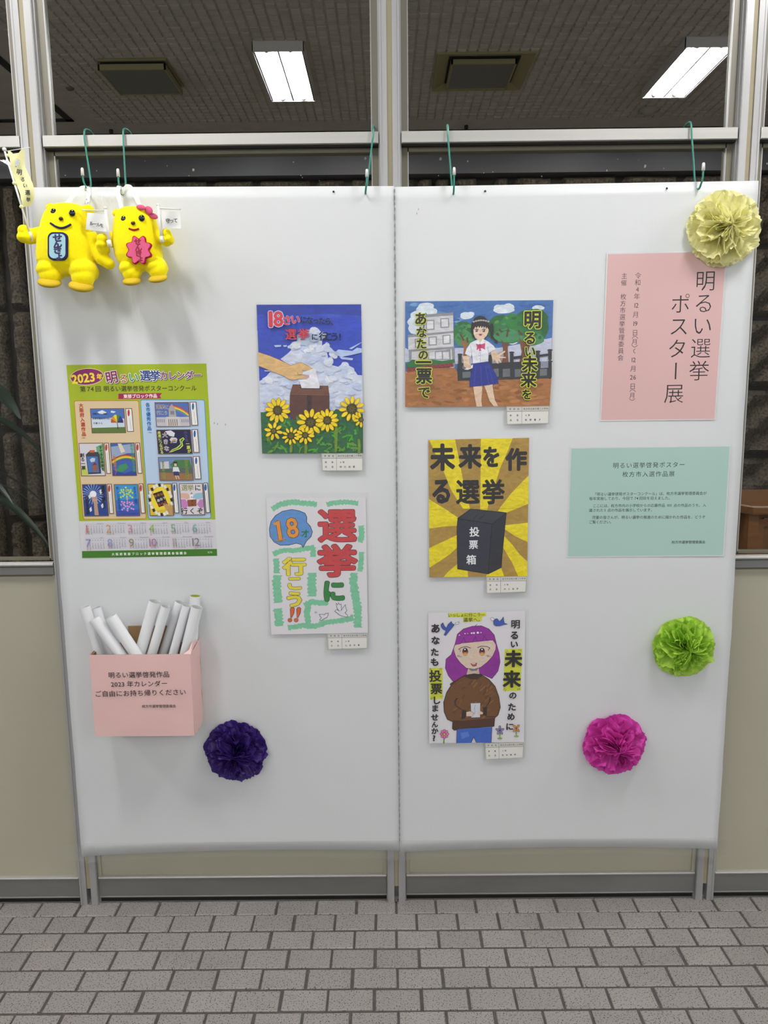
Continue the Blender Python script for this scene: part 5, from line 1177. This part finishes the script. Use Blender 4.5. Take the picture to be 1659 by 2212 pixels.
a.txt(['12'], 502, 813, 502, 813, 44, K, -.002); vt('月', 499, 873, 499, 873, 44, -.006); a.txt(['26'], 497, 932, 497, 932, 44, K, -.002); vt('日', 495, 993, 495, 993, 44, -.006)
a.line([(474, 1030), (482, 1020), (493, 1016), (505, 1020), (514, 1030)], 3, K); vt('月', 492, 1056, 492, 1056, 42, -.006); a.line([(472, 1078), (482, 1087), (491, 1090), (501, 1087), (510, 1078)], 3, K)
vt('主催', 438, 240, 435, 287, 42, -.006); vt('枚方市選挙管理委員会', 431, 382, 412, 798, 42, -.006)
a.build('print', M_INK, r)
C = [(68, 1412), (1164, 1398), (1118, 2152), (44, 2162)]
a = Art(1210, 520, 3.159, -.0022); mk(a, C)
r = root('notice', tuple(a.W(*C[0])), 'mint green laminated notice with several lines of explanatory text', 'notice')
sheet_quad('laminate', C, a, M_LAM, r, .0006)
a.poly([(76, 1418), (1157, 1404), (1111, 2146), (52, 2155)], (170, 201, 193))
def ht(s, x0, y0, x1, y1, sz, of=.004): a.txt(s, x0, y0, x1, y1, sz, K, of, vert=False)
ht('明るい選挙啓発ポスター', 380, 1534, 832, 1527, 42, 0); ht('枚方市入選作品展', 444, 1594, 762, 1590, 41, 0)
ht('「明るい選挙啓発ポスターコンクール」は、枚方市選挙管理委員会が', 237, 1730, 988, 1723, 25.5); ht('毎年実施しており、今回で', 210, 1760, 487, 1758, 25); ht(['74'], 520, 1758, 520, 1758, 25); ht('回目を迎えました。', 552, 1757, 752, 1756, 25)
ht('ここには、枚方市内の小学校からの応募作品', 235, 1809, 704, 1806, 25); ht(['100'], 746, 1806, 746, 1806, 25); ht('点の作品のうち、入', 786, 1806, 984, 1805, 25)
ht('選された', 208, 1840, 284, 1839, 25); ht(['5'], 306, 1839, 306, 1839, 25); ht('点の作品を展示しています。', 334, 1839, 630, 1837, 25)
ht('児童の皆さんが、明るい選挙の推進のために描かれた作品を、どうぞ', 230, 1888, 980, 1885, 25); ht('ご覧ください。', 208, 1920, 352, 1919, 25)
ht('枚方市選挙管理委員会', 772, 2057, 980, 2056, 23.5)
a.build('print', M_INK, r)

# ================================================================ CARDBOARD BOX WITH ROLLED CALENDARS
BX0, BX1, BZ0, BZ1, BD_ = -.811, -.546, .582, .809, .100
bx = root('cardboard_box', (-.68, -.05, BZ0), 'pink paper-wrapped cardboard box full of rolled calendars, fixed to the left board', 'box')
T_ = .004
g = MB()
def rb(x0, x1, y0, y1, z0, z1): g.box(x0, x1, y0, y1, z0, z1)
g.grid(lambda u, v: (BX0+(BX1-BX0)*u, -BD_-.0022*math.sin(math.pi*u)*math.sin(math.pi*v)-.0012*noise.noise(Vector((u*4, v*4, 2))), BZ0+(BZ1-BZ0)*v), 14, 12)
g.grid(lambda u, v: (BX1+.0015*math.sin(math.pi*u)+.0012*noise.noise(Vector((u*4, v*5, 7))), -BD_+(BD_-.001)*u, BZ0+(BZ1-BZ0)*v+(.012*u*v)), 8, 12)
g.grid(lambda u, v: (BX0-.001*math.sin(math.pi*u), -.001-(BD_-.001)*u, BZ0+(BZ1-BZ0)*v), 8, 12)
g.grid(lambda u, v: (BX0+(BX1-BX0)*u, -.001-(BD_-.001)*v, BZ0-.002*math.sin(math.pi*v)), 8, 6)
g.obj('wrapping', M_PINKB, bx)
g = MB()
g.box(BX0+.001, BX1-.001, -BD_+.001, -BD_+T_, BZ0, BZ1-.001); g.box(BX1-T_, BX1-.001, -BD_+.002, -.001, BZ0, BZ1-.002); g.box(BX0+.001, BX0+T_, -BD_+.002, -.001, BZ0, BZ1-.003); g.box(BX0, BX1, -.004, -.001, BZ0, BZ1+.0)
g.obj('inner_carton', M_CARD, bx)
MB().box(-.738, -.632, -.006, -.0025, BZ1-.01, .857).obj('rear_flap', M_CARD, bx)
g = MB()       # torn paper lip at the right front corner
g.add([(BX1-.018, -BD_-.0005, BZ1), (BX1+.001, -BD_, BZ1-.002), (BX1+.001, -BD_+.03, BZ1+.006), (BX1+.001, -.02, BZ1+.014), (BX1-.003, -.06, BZ1+.024), (BX1-.006, -BD_+.012, BZ1+.008)], [(0, 1, 5), (1, 2, 4, 5), (2, 3, 4)])
g.obj('torn_edge', M_PINKB, bx)
a = Art(140, 1260, 3.456, -BD_-.0042); a.ang = .006
def bt(s, x0, y0, x1, y1, sz, of=.006): a.txt(s, x0, y0, x1, y1, sz, K, of, vert=False)
bt('明るい選挙啓発作品', 348, 686, 757, 680, 50); bt(['2023'], 394, 755, 394, 755, 50); bt('年カレンダー', 487, 752, 743, 748, 50)
bt('ご自由にお持ち帰りください', 248, 826, 880, 812, 51); bt('枚方市選挙管理委員会', 588, 919, 818, 917, 26)
a.build('lettering', M_INK, bx)

def roll(top_c, low_c, rad, y_top, y_low, label, m_in=None):
    A = at(140+top_c[0]/3.456, 1260+top_c[1]/3.456, y_top); B = at(140+low_c[0]/3.456, 1260+low_c[1]/3.456, y_low)
    B.y = min(B.y, 0); ax = (B-A).normalized(); L = .5
    for k in range(100):            # the foot stays inside the carton
        e = A+ax*L
        if e.z > BZ0+.08 and BX0+.008+rad < e.x < BX1-.008-rad and -BD_+T_+rad+.002 < e.y < -.004-rad*.9: break
        if e.z > BZ0+.17: break
        L -= .005
    r = root('paper_roll', tuple(B), label, 'paper roll', 'rolled calendars in the pink box')
    ref = ax.cross(Vector((0, 1, 0))).normalized(); q = ax.cross(ref); n = 26; g = MB(); tot = 1.32
    def fn(u, v):
        t = u*2*math.pi*tot+.9; rr = rad*(1-.10*u)
        return A+ax*L*v+(ref*math.cos(t)+q*math.sin(t))*rr
    g.grid(fn, n+8, 3); g.obj('sheet', M_ROLL, r)
    g = MB(); g.grid(lambda u, v: A+ax*(.0012+(L-.002)*v)+(ref*math.cos(-u*6.283)+q*math.sin(-u*6.283))*rad*.885, n, 2, True); g.obj('inner_side', m_in or M_ROLLG, r)
R_ = .0150
RL = [((149, 175), (262, 520), -0.052, -0.050, R_*1.0, 'white rolled calendar leaning left, outermost at the left'),
      ((230, 182), (330, 520), -0.022, -0.020, R_, 'white rolled calendar leaning left, rear one of the left bunch'),
      ((222, 262), (416, 530), -0.081, -0.078, R_*1.05, 'white rolled calendar leaning left, front one of the left bunch'),
      ((345, 248), (528, 524), -0.080, -0.077, R_*1.05, 'white rolled calendar leaning left, nearest the middle of the box'),
      ((674, 134), (565, 520), -0.044, -0.042, R_*1.08, 'white rolled calendar leaning right, left one of the tall middle pair'),
      ((757, 172), (655, 516), -0.050, -0.046, R_*.88, 'slim white rolled calendar leaning right, right one of the tall middle pair'),
      ((862, 140), (742, 516), -0.020, -0.018, R_*.92, 'white rolled calendar leaning right, rear one of the right bunch'),
      ((910, 165), (812, 516), -0.046, -0.043, R_*.80, 'slim white rolled calendar with cream edge in the right bunch'),
      ((988, 176), (905, 518), -0.054, -0.050, R_*1.06, 'white rolled calendar leaning right, foremost in the right bunch'),
      ((974, 92), (950, 500), -0.022, -0.020, R_*.98, 'white rolled calendar with lime inside, tallest at the right')]
for tc_, lc_, yt, yl, rad, lb in RL: roll(tc_, lc_, rad, yt, yl, lb, M_ROLLIN if 'lime' in lb else None)

# ================================================================ TISSUE PAPER FLOWERS
def pompom(u, v, px_r, col, name, label, seed, gather=0.0, flat=1.0):
    c = at(u, v, -.035); sc = (at(u+px_r, v, -.035)-c).length; R = sc
    o = root('paper_flower', (c.x, -.002, c.z), label, 'paper flower', 'tissue paper flowers on the boards')
    m = tissue(name, col); rn = random.Random(seed)
    layers = [(4, 1.0, .07, 5), (15, .98, .12, 5), (27, .95, .18, 5), (40, .88, .26, 4), (52, .78, .36, 4), (64, .64, .46, 3), (75, .50, .50, 3), (84, .36, .50, 2)]
    for i, (el, rf, amp, nw) in enumerate(layers):
        ph = rn.uniform(0, 6.28); ph2 = rn.uniform(0, 6.28); e0 = math.radians(el); L = R*(1.0 if i < 4 else .98); ox, oz = rn.uniform(-.05, .05)*R, rn.uniform(-.05, .05)*R
        nt_, nr = 110, 9; g = MB(); jag = [rn.uniform(-.045, .03) for _ in range(nt_)]; hal = 5 if i > 3 else 12
        def fn(uu, vv):
            th = uu*2*math.pi; r = vv; k = int(round(uu*nt_)) % nt_
            ruf = math.sin(nw*th+ph+1.2*math.sin(3*th+ph2))+.45*math.sin((2*nw+3)*th+ph2)+.7*noise.noise(Vector((3*math.cos(th)+i*5, 3*math.sin(th), r*2+seed)))
            fold = abs(((uu*hal*2+ph) % 2)-1)-.5
            e = e0+amp*(.9*ruf+.5*fold)*min(1, r*1.6)
            rad = L*r*(1+(jag[k]*r*r if r > .7 else 0))*(.80+.20*rf)
            if i == 0: rad = L*r*(1+jag[k]*.5*r)
            curl = .22*r*r*(1 if i < 5 else .4)
            x = rad*math.cos(e+curl*.3)*math.cos(th); z = rad*math.cos(e+curl*.3)*math.sin(th); y = rad*math.sin(min(e, 1.5))*.62*flat+curl*0
            cr = .013*noise.noise(Vector((x*42, z*42, seed+i)))*r
            dz = -gather*abs(math.sin(th))*0
            return (c.x+x+ox*r+cr*.6, -.003-i*.0012-max(y, 0)-abs(cr), c.z+z*(1-gather*math.cos(th)**8)+oz*r)
        g.grid(fn, nt_, nr, True, smooth=False); g.obj('paper_layer', m, o)
    return o
pompom(1570, 489, 82, (250, 247, 190), 'cream_tissue', 'large cream yellow tissue flower on the top right corner of the right board', 11)
pompom(1482, 1401, 69, (186, 224, 86), 'lime_tissue', 'lime green tissue flower on the right board, near its right edge', 23)
pompom(1332, 1617, 69, (224, 78, 186), 'magenta_tissue', 'magenta tissue flower low on the right board', 37)
pompom(507, 1633, 69, (62, 36, 122), 'violet_tissue', 'dark violet tissue flower below the pink box', 41, gather=.35, flat=.8)

# ================================================================ PLUSH BEARS (plain generic toys)
def pl(x, y, yy): return at(x/3.6065, 260+y/3.6065, yy)
def plush(spec, label):
    """outline pieces, given in the enlarged view, are fused into one fleece body"""
    cx, cy, d0 = spec['c']; c = pl(cx, cy, d0)
    r = root('plush_bear', (c.x, d0, c.z-.09), label, 'plush toy', 'plush bears hanging on the left board')
    g = MB()
    def S(x, y, rx, ry, rd, yy=d0, rot=0):
        p = pl(x, y, yy); q = (pl(x+10, y, yy)-p).length/10
        g.ball(p, rx*q, rd, ry*q, 28, 18, Matrix.Rotation(math.radians(rot), 3, 'Y'))
        return p
    # trunk: rings of a superellipse following the outline
    rows = spec['trunk']; n = 36; V = []
    for (y, xl, xr, dp) in rows:
        A, B = pl(xl, y, d0), pl(xr, y, d0); mx_, hw, z = (A.x+B.x)/2, (B.x-A.x)/2, (A.z+B.z)/2
        for k in range(n):
            t = 2*math.pi*k/n; ct, st = math.cos(t), math.sin(t)
            V.append((mx_+hw*math.copysign(abs(ct)**.75, ct), d0+dp*math.copysign(abs(st)**.9, st), z))
    m_ = len(rows)
    g.add(V, [(j*n+k, j*n+(k+1) % n, (j+1)*n+(k+1) % n, (j+1)*n+k) for j in range(m_-1) for k in range(n)]+[tuple(range(n))[::-1], tuple((m_-1)*n+k for k in range(n))])
    for a_ in spec['balls']: S(*a_)
    for (pts, rads) in spec['limbs']:
        P = [pl(x, y, yy) for x, y, yy in pts]; q = (pl(pts[0][0]+10, pts[0][1], d0)-pl(pts[0][0], pts[0][1], d0)).length/10
        g.tube(P, [w_*q for w_ in rads], 20)
        g.ball(P[-1], rads[-1]*q, rads[-1]*q, rads[-1]*q, 16, 10)
    me = g.mesh('body', M_PLUSH); tmp = bpy.data.objects.new('tmp', me); COL.objects.link(tmp)
    md = tmp.modifiers.new('r', 'REMESH'); md.mode = 'VOXEL'; md.voxel_size = .0019
    sm = tmp.modifiers.new('s', 'SMOOTH'); sm.factor = .6; sm.iterations = 5
    dg = bpy.context.evaluated_depsgraph_get(); dg.update(); m2 = bpy.data.meshes.new_from_object(tmp.evaluated_get(dg)); m2.name = 'body'
    bpy.data.objects.remove(tmp); m2.polygons.foreach_set('use_smooth', [True]*len(m2.polygons))
    if not m2.materials: m2.materials.append(M_PLUSH)
    link('body', m2, r)
    return r
def patch(r, art, q, m_out, m_in, rim, y, name='tummy_patch'):
    P = [at(x/3.6065, 260+x2/3.6065, y) for x, x2 in q]; c = sum(P, Vector())/len(P)
    g = MB(); n = len(P); o = [(p.x, p.z) for p in P]; g.prism(o, y-.002, y+.007); ob = g.obj(name, m_out, r)
    inn = [(c.x+(x-c.x)*(1-rim), c.z+(z-c.z)*(1-rim*.75)) for x, z in o]; MB().prism(inn, y-.0032, y-.0005).obj('patch_field', m_in, ob)
def rrect(x0, y0, x1, y1, r, n=6):
    out = []
    for cx, cy, a0 in ((x1-r, y0+r, -90), (x1-r, y1-r, 0), (x0+r, y1-r, 90), (x0+r, y0+r, 180)):
        for k in range(n+1): t = math.radians(a0+90*k/n); out.append((cx+r*math.cos(t), cy+r*math.sin(t)))
    return out
def bead(r, x, y, yy, rad, m, name, sy=1.0):
    p = pl(x, y, yy); MB().ball(p, rad, rad*.55, rad*sy, 20, 12).obj(name, m, r)
def ribbon(name, r, P, w_, th=.0006):
    g = MB(); P = [Vector(p) for p in P]; V = []
    for i, p in enumerate(P):
        t = (P[min(i+1, len(P)-1)]-P[max(i-1, 0)]).normalized(); s = t.cross(Vector((0, 1, 0))).normalized()*w_/2*(1+.25*math.sin(i*2.1)); o = Vector((0, -.0012*math.sin(i*1.3), 0)); V += [p-s+o, p+o*2+Vector((0, -.001, 0)), p+s]
    g.add(V, [(3*i, 3*i+1, 3*i+4, 3*i+3) for i in range(len(P)-1)]+[(3*i+1, 3*i+2, 3*i+5, 3*i+4) for i in range(len(P)-1)], True); return g.obj(name, M_RIBBON, r)

# left bear
D1 = -.062
b1_ = plush(dict(c=(510, 950, D1),
    trunk=[(655, 470, 580, .020), (668, 415, 640, .030), (695, 378, 662, .037), (740, 352, 678, .043), (800, 333, 690, .047), (870, 318, 702, .050), (950, 303, 716, .053), (1030, 296, 730, .054), (1100, 300, 742, .053), (1150, 330, 730, .048), (1190, 380, 690, .038), (1210, 440, 640, .024)],
    balls=[(405, 690, 42, 40, .020, D1+.012), (690, 702, 44, 42, .020, D1+.012),
           (190, 862, 48, 46, .020, D1-.012), (182, 912, 46, 42, .020, D1-.014), (225, 915, 52, 48, .022, D1-.012),
           (800, 928, 44, 44, .020, D1-.02), (796, 975, 46, 42, .021, D1-.02), (812, 1010, 42, 36, .018, D1-.016),
           (400, 1170, 104, 80, .046, D1-.012), (655, 1175, 106, 92, .046, D1-.012)],
    limbs=[([(330, 890, D1), (240, 905, D1-.008)], [62, 56]), ([(690, 900, D1), (745, 985, D1), (800, 1080, D1-.01), (852, 1120, D1-.012)], [64, 60, 54, 42]),
           ([(400, 1140, D1-.012), (390, 1205, D1-.030)], [96, 82]), ([(655, 1150, D1-.012), (646, 1226, D1-.030)], [98, 86])]),
    'larger yellow plush bear with a blue tummy patch, hanging at the upper left')
for (x, y, rx, ry, ro, yy) in ((385, 1262, 86, 40, -12, D1-.040), (632, 1292, 92, 44, -14, D1-.040)):
    p = pl(x, y, yy); q = (pl(x+10, y, yy)-p).length/10; g = MB(); g.ball(p, rx*q, .030, ry*q*.8, 28, 12, Matrix.Rotation(math.radians(-ro), 3, 'Y') @ Matrix.Rotation(math.radians(22), 3, 'X')); g.obj('sole', M_SOLE, b1_)
bead(b1_, 418, 712, D1-.040, .0076, M_EYE, 'eye'); bead(b1_, 562, 722, D1-.043, .0078, M_EYE, 'eye'); bead(b1_, 474, 765, D1-.050, .0055, M_NOSE, 'nose', .8)
g = MB(); P = []
for k in range(15):
    t = k/14; x = 392+162*t; y = 800+34*math.sin(math.pi*t)+8*t; P.append(pl(x, y, D1-.0475-.004*math.sin(math.pi*t)))
g.tube(P, .0024, 8); g.obj('mouth', M_NAVY, b1_)
patch(b1_, None, rrect(374, 872, 526, 1090, 44), M_NAVY, M_LBLUE, .17, D1-.0555)
a = Art(0, 260, 3.6065, D1-.0590)
for ch, y, s_ in (('せ', 915, 66), ('ん', 962, 62), ('き', 1008, 66), ('ょ', 1058, 62)): a.txt(ch, 448 if ch != 'ょ' else 460, y, 448, y, s_, (34, 34, 82), .05, sx=1.15)
a.build('lettering', M_INK, b1_)
# right bear
D2 = -.058
b2_ = plush(dict(c=(1080, 960, D2),
    trunk=[(682, 1000, 1090, .018), (692, 955, 1130, .028), (720, 915, 1170, .036), (770, 898, 1208, .042), (830, 890, 1228, .045), (900, 888, 1240, .047), (980, 892, 1252, .049), (1060, 905, 1262, .049), (1110, 930, 1262, .046), (1150, 975, 1240, .038), (1172, 1030, 1180, .022)],
    balls=[(918, 728, 40, 34, .018, D2+.010),
           (1298, 890, 40, 44, .019, D2-.012), (1318, 930, 38, 40, .019, D2-.012), (1292, 938, 42, 44, .020, D2-.010),
           (1020, 1160, 84, 66, .040, D2-.010), (1222, 1150, 84, 66, .040, D2-.010), (872, 930, 34, 60, .016, D2+.016)],
    limbs=[([(1215, 900, D2), (1290, 920, D2-.006)], [52, 48]), ([(1020, 1140, D2-.010), (1026, 1192, D2-.026)], [80, 70]), ([(1220, 1130, D2-.010), (1230, 1174, D2-.026)], [80, 70])]),
    'smaller yellow plush bear with a pink star-shaped patch and a pink flower by its ear')
for (x, y, rx, ry, ro, yy) in ((1028, 1252, 70, 36, 0, D2-.034), (1232, 1232, 74, 34, 5, D2-.034)):
    p = pl(x, y, yy); q = (pl(x+10, y, yy)-p).length/10; g = MB(); g.ball(p, rx*q, .026, ry*q*.8, 28, 12, Matrix.Rotation(math.radians(-ro), 3, 'Y') @ Matrix.Rotation(math.radians(22), 3, 'X')); g.obj('sole', M_SOLE, b2_)
bead(b2_, 965, 768, D2-.040, .0074, M_EYE, 'eye'); bead(b2_, 1104, 762, D2-.041, .0076, M_EYE, 'eye'); bead(b2_, 1037, 800, D2-.047, .0055, M_NOSE, 'nose', .8)
P = [pl(1005+78*k/10, 843+10*math.sin(math.pi*k/10), D2-.0455-.002*math.sin(math.pi*k/10)) for k in range(11)]; MB().tube(P, .0022, 8).obj('mouth', M_CRIM, b2_)
star = []
for k in range(96):
    t = k*math.tau/96; rr = 92+13*math.cos(8*t+math.pi)**1; star.append((1082+rr*math.cos(t), 1010+rr*1.12*math.sin(t)))
patch(b2_, None, star, M_CRIM, M_PINKF, .09, D2-.0510)
a = Art(0, 260, 3.6065, D2-.0545)
for ch, x, y, s_ in (('せ', 1072, 945, 54), ('ん', 1078, 992, 52), ('き', 1080, 1036, 54), ('ょ', 1094, 1076, 50)): a.txt(ch, x, y, x, y, s_, (150, 20, 50), .045, sx=1.1)
a.build('lettering', M_INK, b2_)
for i, (x, y, rx, ry, ro) in enumerate([(1098, 678, 36, 20, 10), (1158, 700, 34, 28, 40), (1190, 745, 42, 22, 18), (1132, 716, 28, 22, 0)]):
    p = pl(x, y, D2-.034+.006*i); q = (pl(x+10, y, D2)-pl(x, y, D2)).length/10
    MB().ball(p, rx*q, .004, ry*q, 20, 10, Matrix.Rotation(math.radians(ro), 3, 'Y')).obj('petal' if i < 3 else 'flower_centre', M_PINKF, b2_)
# ribbons from the hooks
for bear, hk, pts in ((b1_, HK[0], [((655, 520), (590, 570), (520, 645)), ((690, 530), (690, 580), (672, 650))]), (b2_, HK[1], [((925, 510), (925, 600), (948, 690)), ((1000, 510), (1045, 580), (1090, 660))])):
    for q in pts:
        P = [Vector((hk.x, hk.y-.002, hk.z-.001))]
        Q = [pl(q[0][0], q[0][1], -.022), pl(q[1][0], q[1][1], -.03), pl(q[2][0], q[2][1], -.04)]
        a0 = [P[0]]+Q; out = []
        for i in range(len(a0)-1):
            p0, p1, p2, p3 = a0[max(i-1, 0)], a0[i], a0[i+1], a0[min(i+2, len(a0)-1)]
            for s in range(5): t = s/5; out.append(.5*((2*p1)+(p2-p0)*t+(2*p0-5*p1+4*p2-p3)*t*t+(3*p1-p0-3*p2+p3)*t**3))
        out.append(a0[-1]); ribbon('ribbon', bear, out, .0095)
MB().tube([pl(672, 610, -.042), pl(660, 650, -.044), pl(672, 672, -.045), pl(684, 640, -.044), pl(676, 610, -.042)], .0009, 6).obj('clasp', M_ALU, b1_)

# ---------------------------------------------------------------- little flags in the bears' paws
def flag(label, pole, bar, cloth, m, y, knob, text, clips=None):
    """all points in the view (ox, oy, s)"""
    ox, oy, s = cloth[0]; P_ = lambda x, y_, yy=y: at(ox+x/s, oy+y_/s, yy)
    r = root('paper_flag', tuple(P_(*pole[0])), label, 'flag', 'little flags held by the plush bears')
    q = (P_(10, 0)-P_(0, 0)).length/10
    MB().tube([P_(*pole[0]), P_(*pole[1])], [pole[2]*q*.9, pole[2]*q], 12).obj('pole', M_WHITEP, r)
    MB().ball(P_(*knob[:2]), knob[2]*q, knob[2]*q, knob[2]*q, 14, 10).obj('knob', M_WHITEP, r)
    MB().tube([P_(*bar[0]), P_(*bar[1])], bar[2]*q, 8).obj('crossbar', M_WHITEP, r)
    gp = pole[1]; d = Vector((gp[0]-pole[0][0], gp[1]-pole[0][1], 0)).normalized()
    if clips: MB().tube([P_(*clips[0], y-.001), P_(*clips[1], y-.001)], clips[2]*q, 4).obj('holder', M_WHITEP, r)
    return r, P_, q
r, P_, q = flag('tall cream banner flag in the left paw of the larger bear', ((85, 215), (640, 2040), 21), ((130, 245), (598, 172), 8), ((0, 300, 9.217),), M_CREAM, -.086, (88, 210, 42), None, ((600, 1850), (640, 2010), 34))
L_ = [(150, 250), (180, 330), (205, 480), (210, 600), (260, 720), (310, 860), (345, 960), (400, 1100), (415, 1200), (440, 1290), (460, 1360)]
R_2 = [(480, 200), (490, 290), (495, 420), (505, 560), (560, 680), (600, 770), (650, 880), (688, 1040), (680, 1170), (650, 1270), (628, 1330)]
g = MB(); V = []
yo = lambda i, u: -.0865-.004*math.sin(i*.95+u*2.0)-.002*math.sin(u*3.14)
for i, (l, rr) in enumerate(zip(L_, R_2)):
    for k in range(7):
        u = k/6; x = l[0]+(rr[0]-l[0])*u; yv = l[1]+(rr[1]-l[1])*u
        if i == 0 and k in (2, 3, 4): yv += 62
        p = P_(x, yv, yo(i, u)); V.append(p)
g.add(V, [(i*7+k, i*7+k+1, (i+1)*7+k+1, (i+1)*7+k) for i in range(len(L_)-1) for k in range(6)], True); g.obj('cloth', M_CREAM, r)
for (x, y_) in ((165, 330), (285, 880), (425, 1350)):
    p = P_(x, y_, -.088); MB().ball(p, .0052, .003, .0042, 12, 8).obj('tab', M_CREAM, r)
a = Art(0, 300, 9.217, -.0945); a.step = .00002
for ch, x, y_, s_, ro in (('明', 384, 660, 112, -.2), ('る', 452, 806, 92, -.2), ('い', 500, 930, 92, -.15), ('選', 548, 1066, 100, -.02), ('挙', 564, 1208, 88, -.06)): a.txt(ch, x, y_, x, y_, s_, (22, 22, 22), .03, rot=ro)
for k in range(6): t = k*1.05; a.ell(340+26*math.cos(t), 470+30*math.sin(t), 26, 16, (196, 204, 200), math.degrees(t), 10); a.line([(340+8*math.cos(t), 470+8*math.sin(t)), (340+56*math.cos(t+.3), 470+60*math.sin(t+.3))], 4, (120, 140, 190))
a.line([(290, 440), (318, 405), (350, 400), (400, 440), (398, 500), (370, 540)], 4, (110, 130, 180)); a.poly([(300, 545), (336, 540), (320, 570)], (70, 90, 150))
a.build('lettering', M_INK, r)
def small_flag(label, pole, bar, quad, y, text, tx, knob, clip):
    r, P_, q = flag(label, pole, bar, ((0, 260, 3.6065),), M_FLAGW, y, knob, None, clip)
    g = MB(); A, B, C_, D_ = quad
    def fn(u, v):
        x = (A[0]+(B[0]-A[0])*u)*(1-v)+(D_[0]+(C_[0]-D_[0])*u)*v; yv = (A[1]+(B[1]-A[1])*u)*(1-v)+(D_[1]+(C_[1]-D_[1])*u)*v
        return P_(x, yv, y-.002-.0025*math.sin(u*5+v*2))
    g.grid(fn, 10, 8); g.obj('cloth', M_FLAGW, r)
    a = Art(0, 260, 3.6065, y-.0048); a.txt(text, tx[0], tx[1], tx[2], tx[3], tx[4], (30, 30, 34), .02, vert=False); a.build('lettering', M_INK, r); return r
small_flag('small white flag between the two bears, in the larger bear\'s right-hand paw', ((822, 690), (856, 985), 13), ((640, 698), (815, 704), 5), [(680, 718), (812, 728), (832, 868), (668, 850)], -.096, 'ルールを', (712, 802, 792, 818, 32), (822, 684, 15), ((846, 935), (858, 985), 20))
small_flag('small white flag at the right of the smaller bear', ((1232, 665), (1262, 950), 12), ((1245, 685), (1408, 692), 5), [(1262, 706), (1402, 712), (1412, 842), (1270, 838)], -.090, '守って', (1308, 782, 1368, 780, 36), (1230, 660, 13), ((1256, 905), (1264, 952), 17))

# the glyph source is only a tool: remove it
bpy.data.objects.remove(glyph.o)
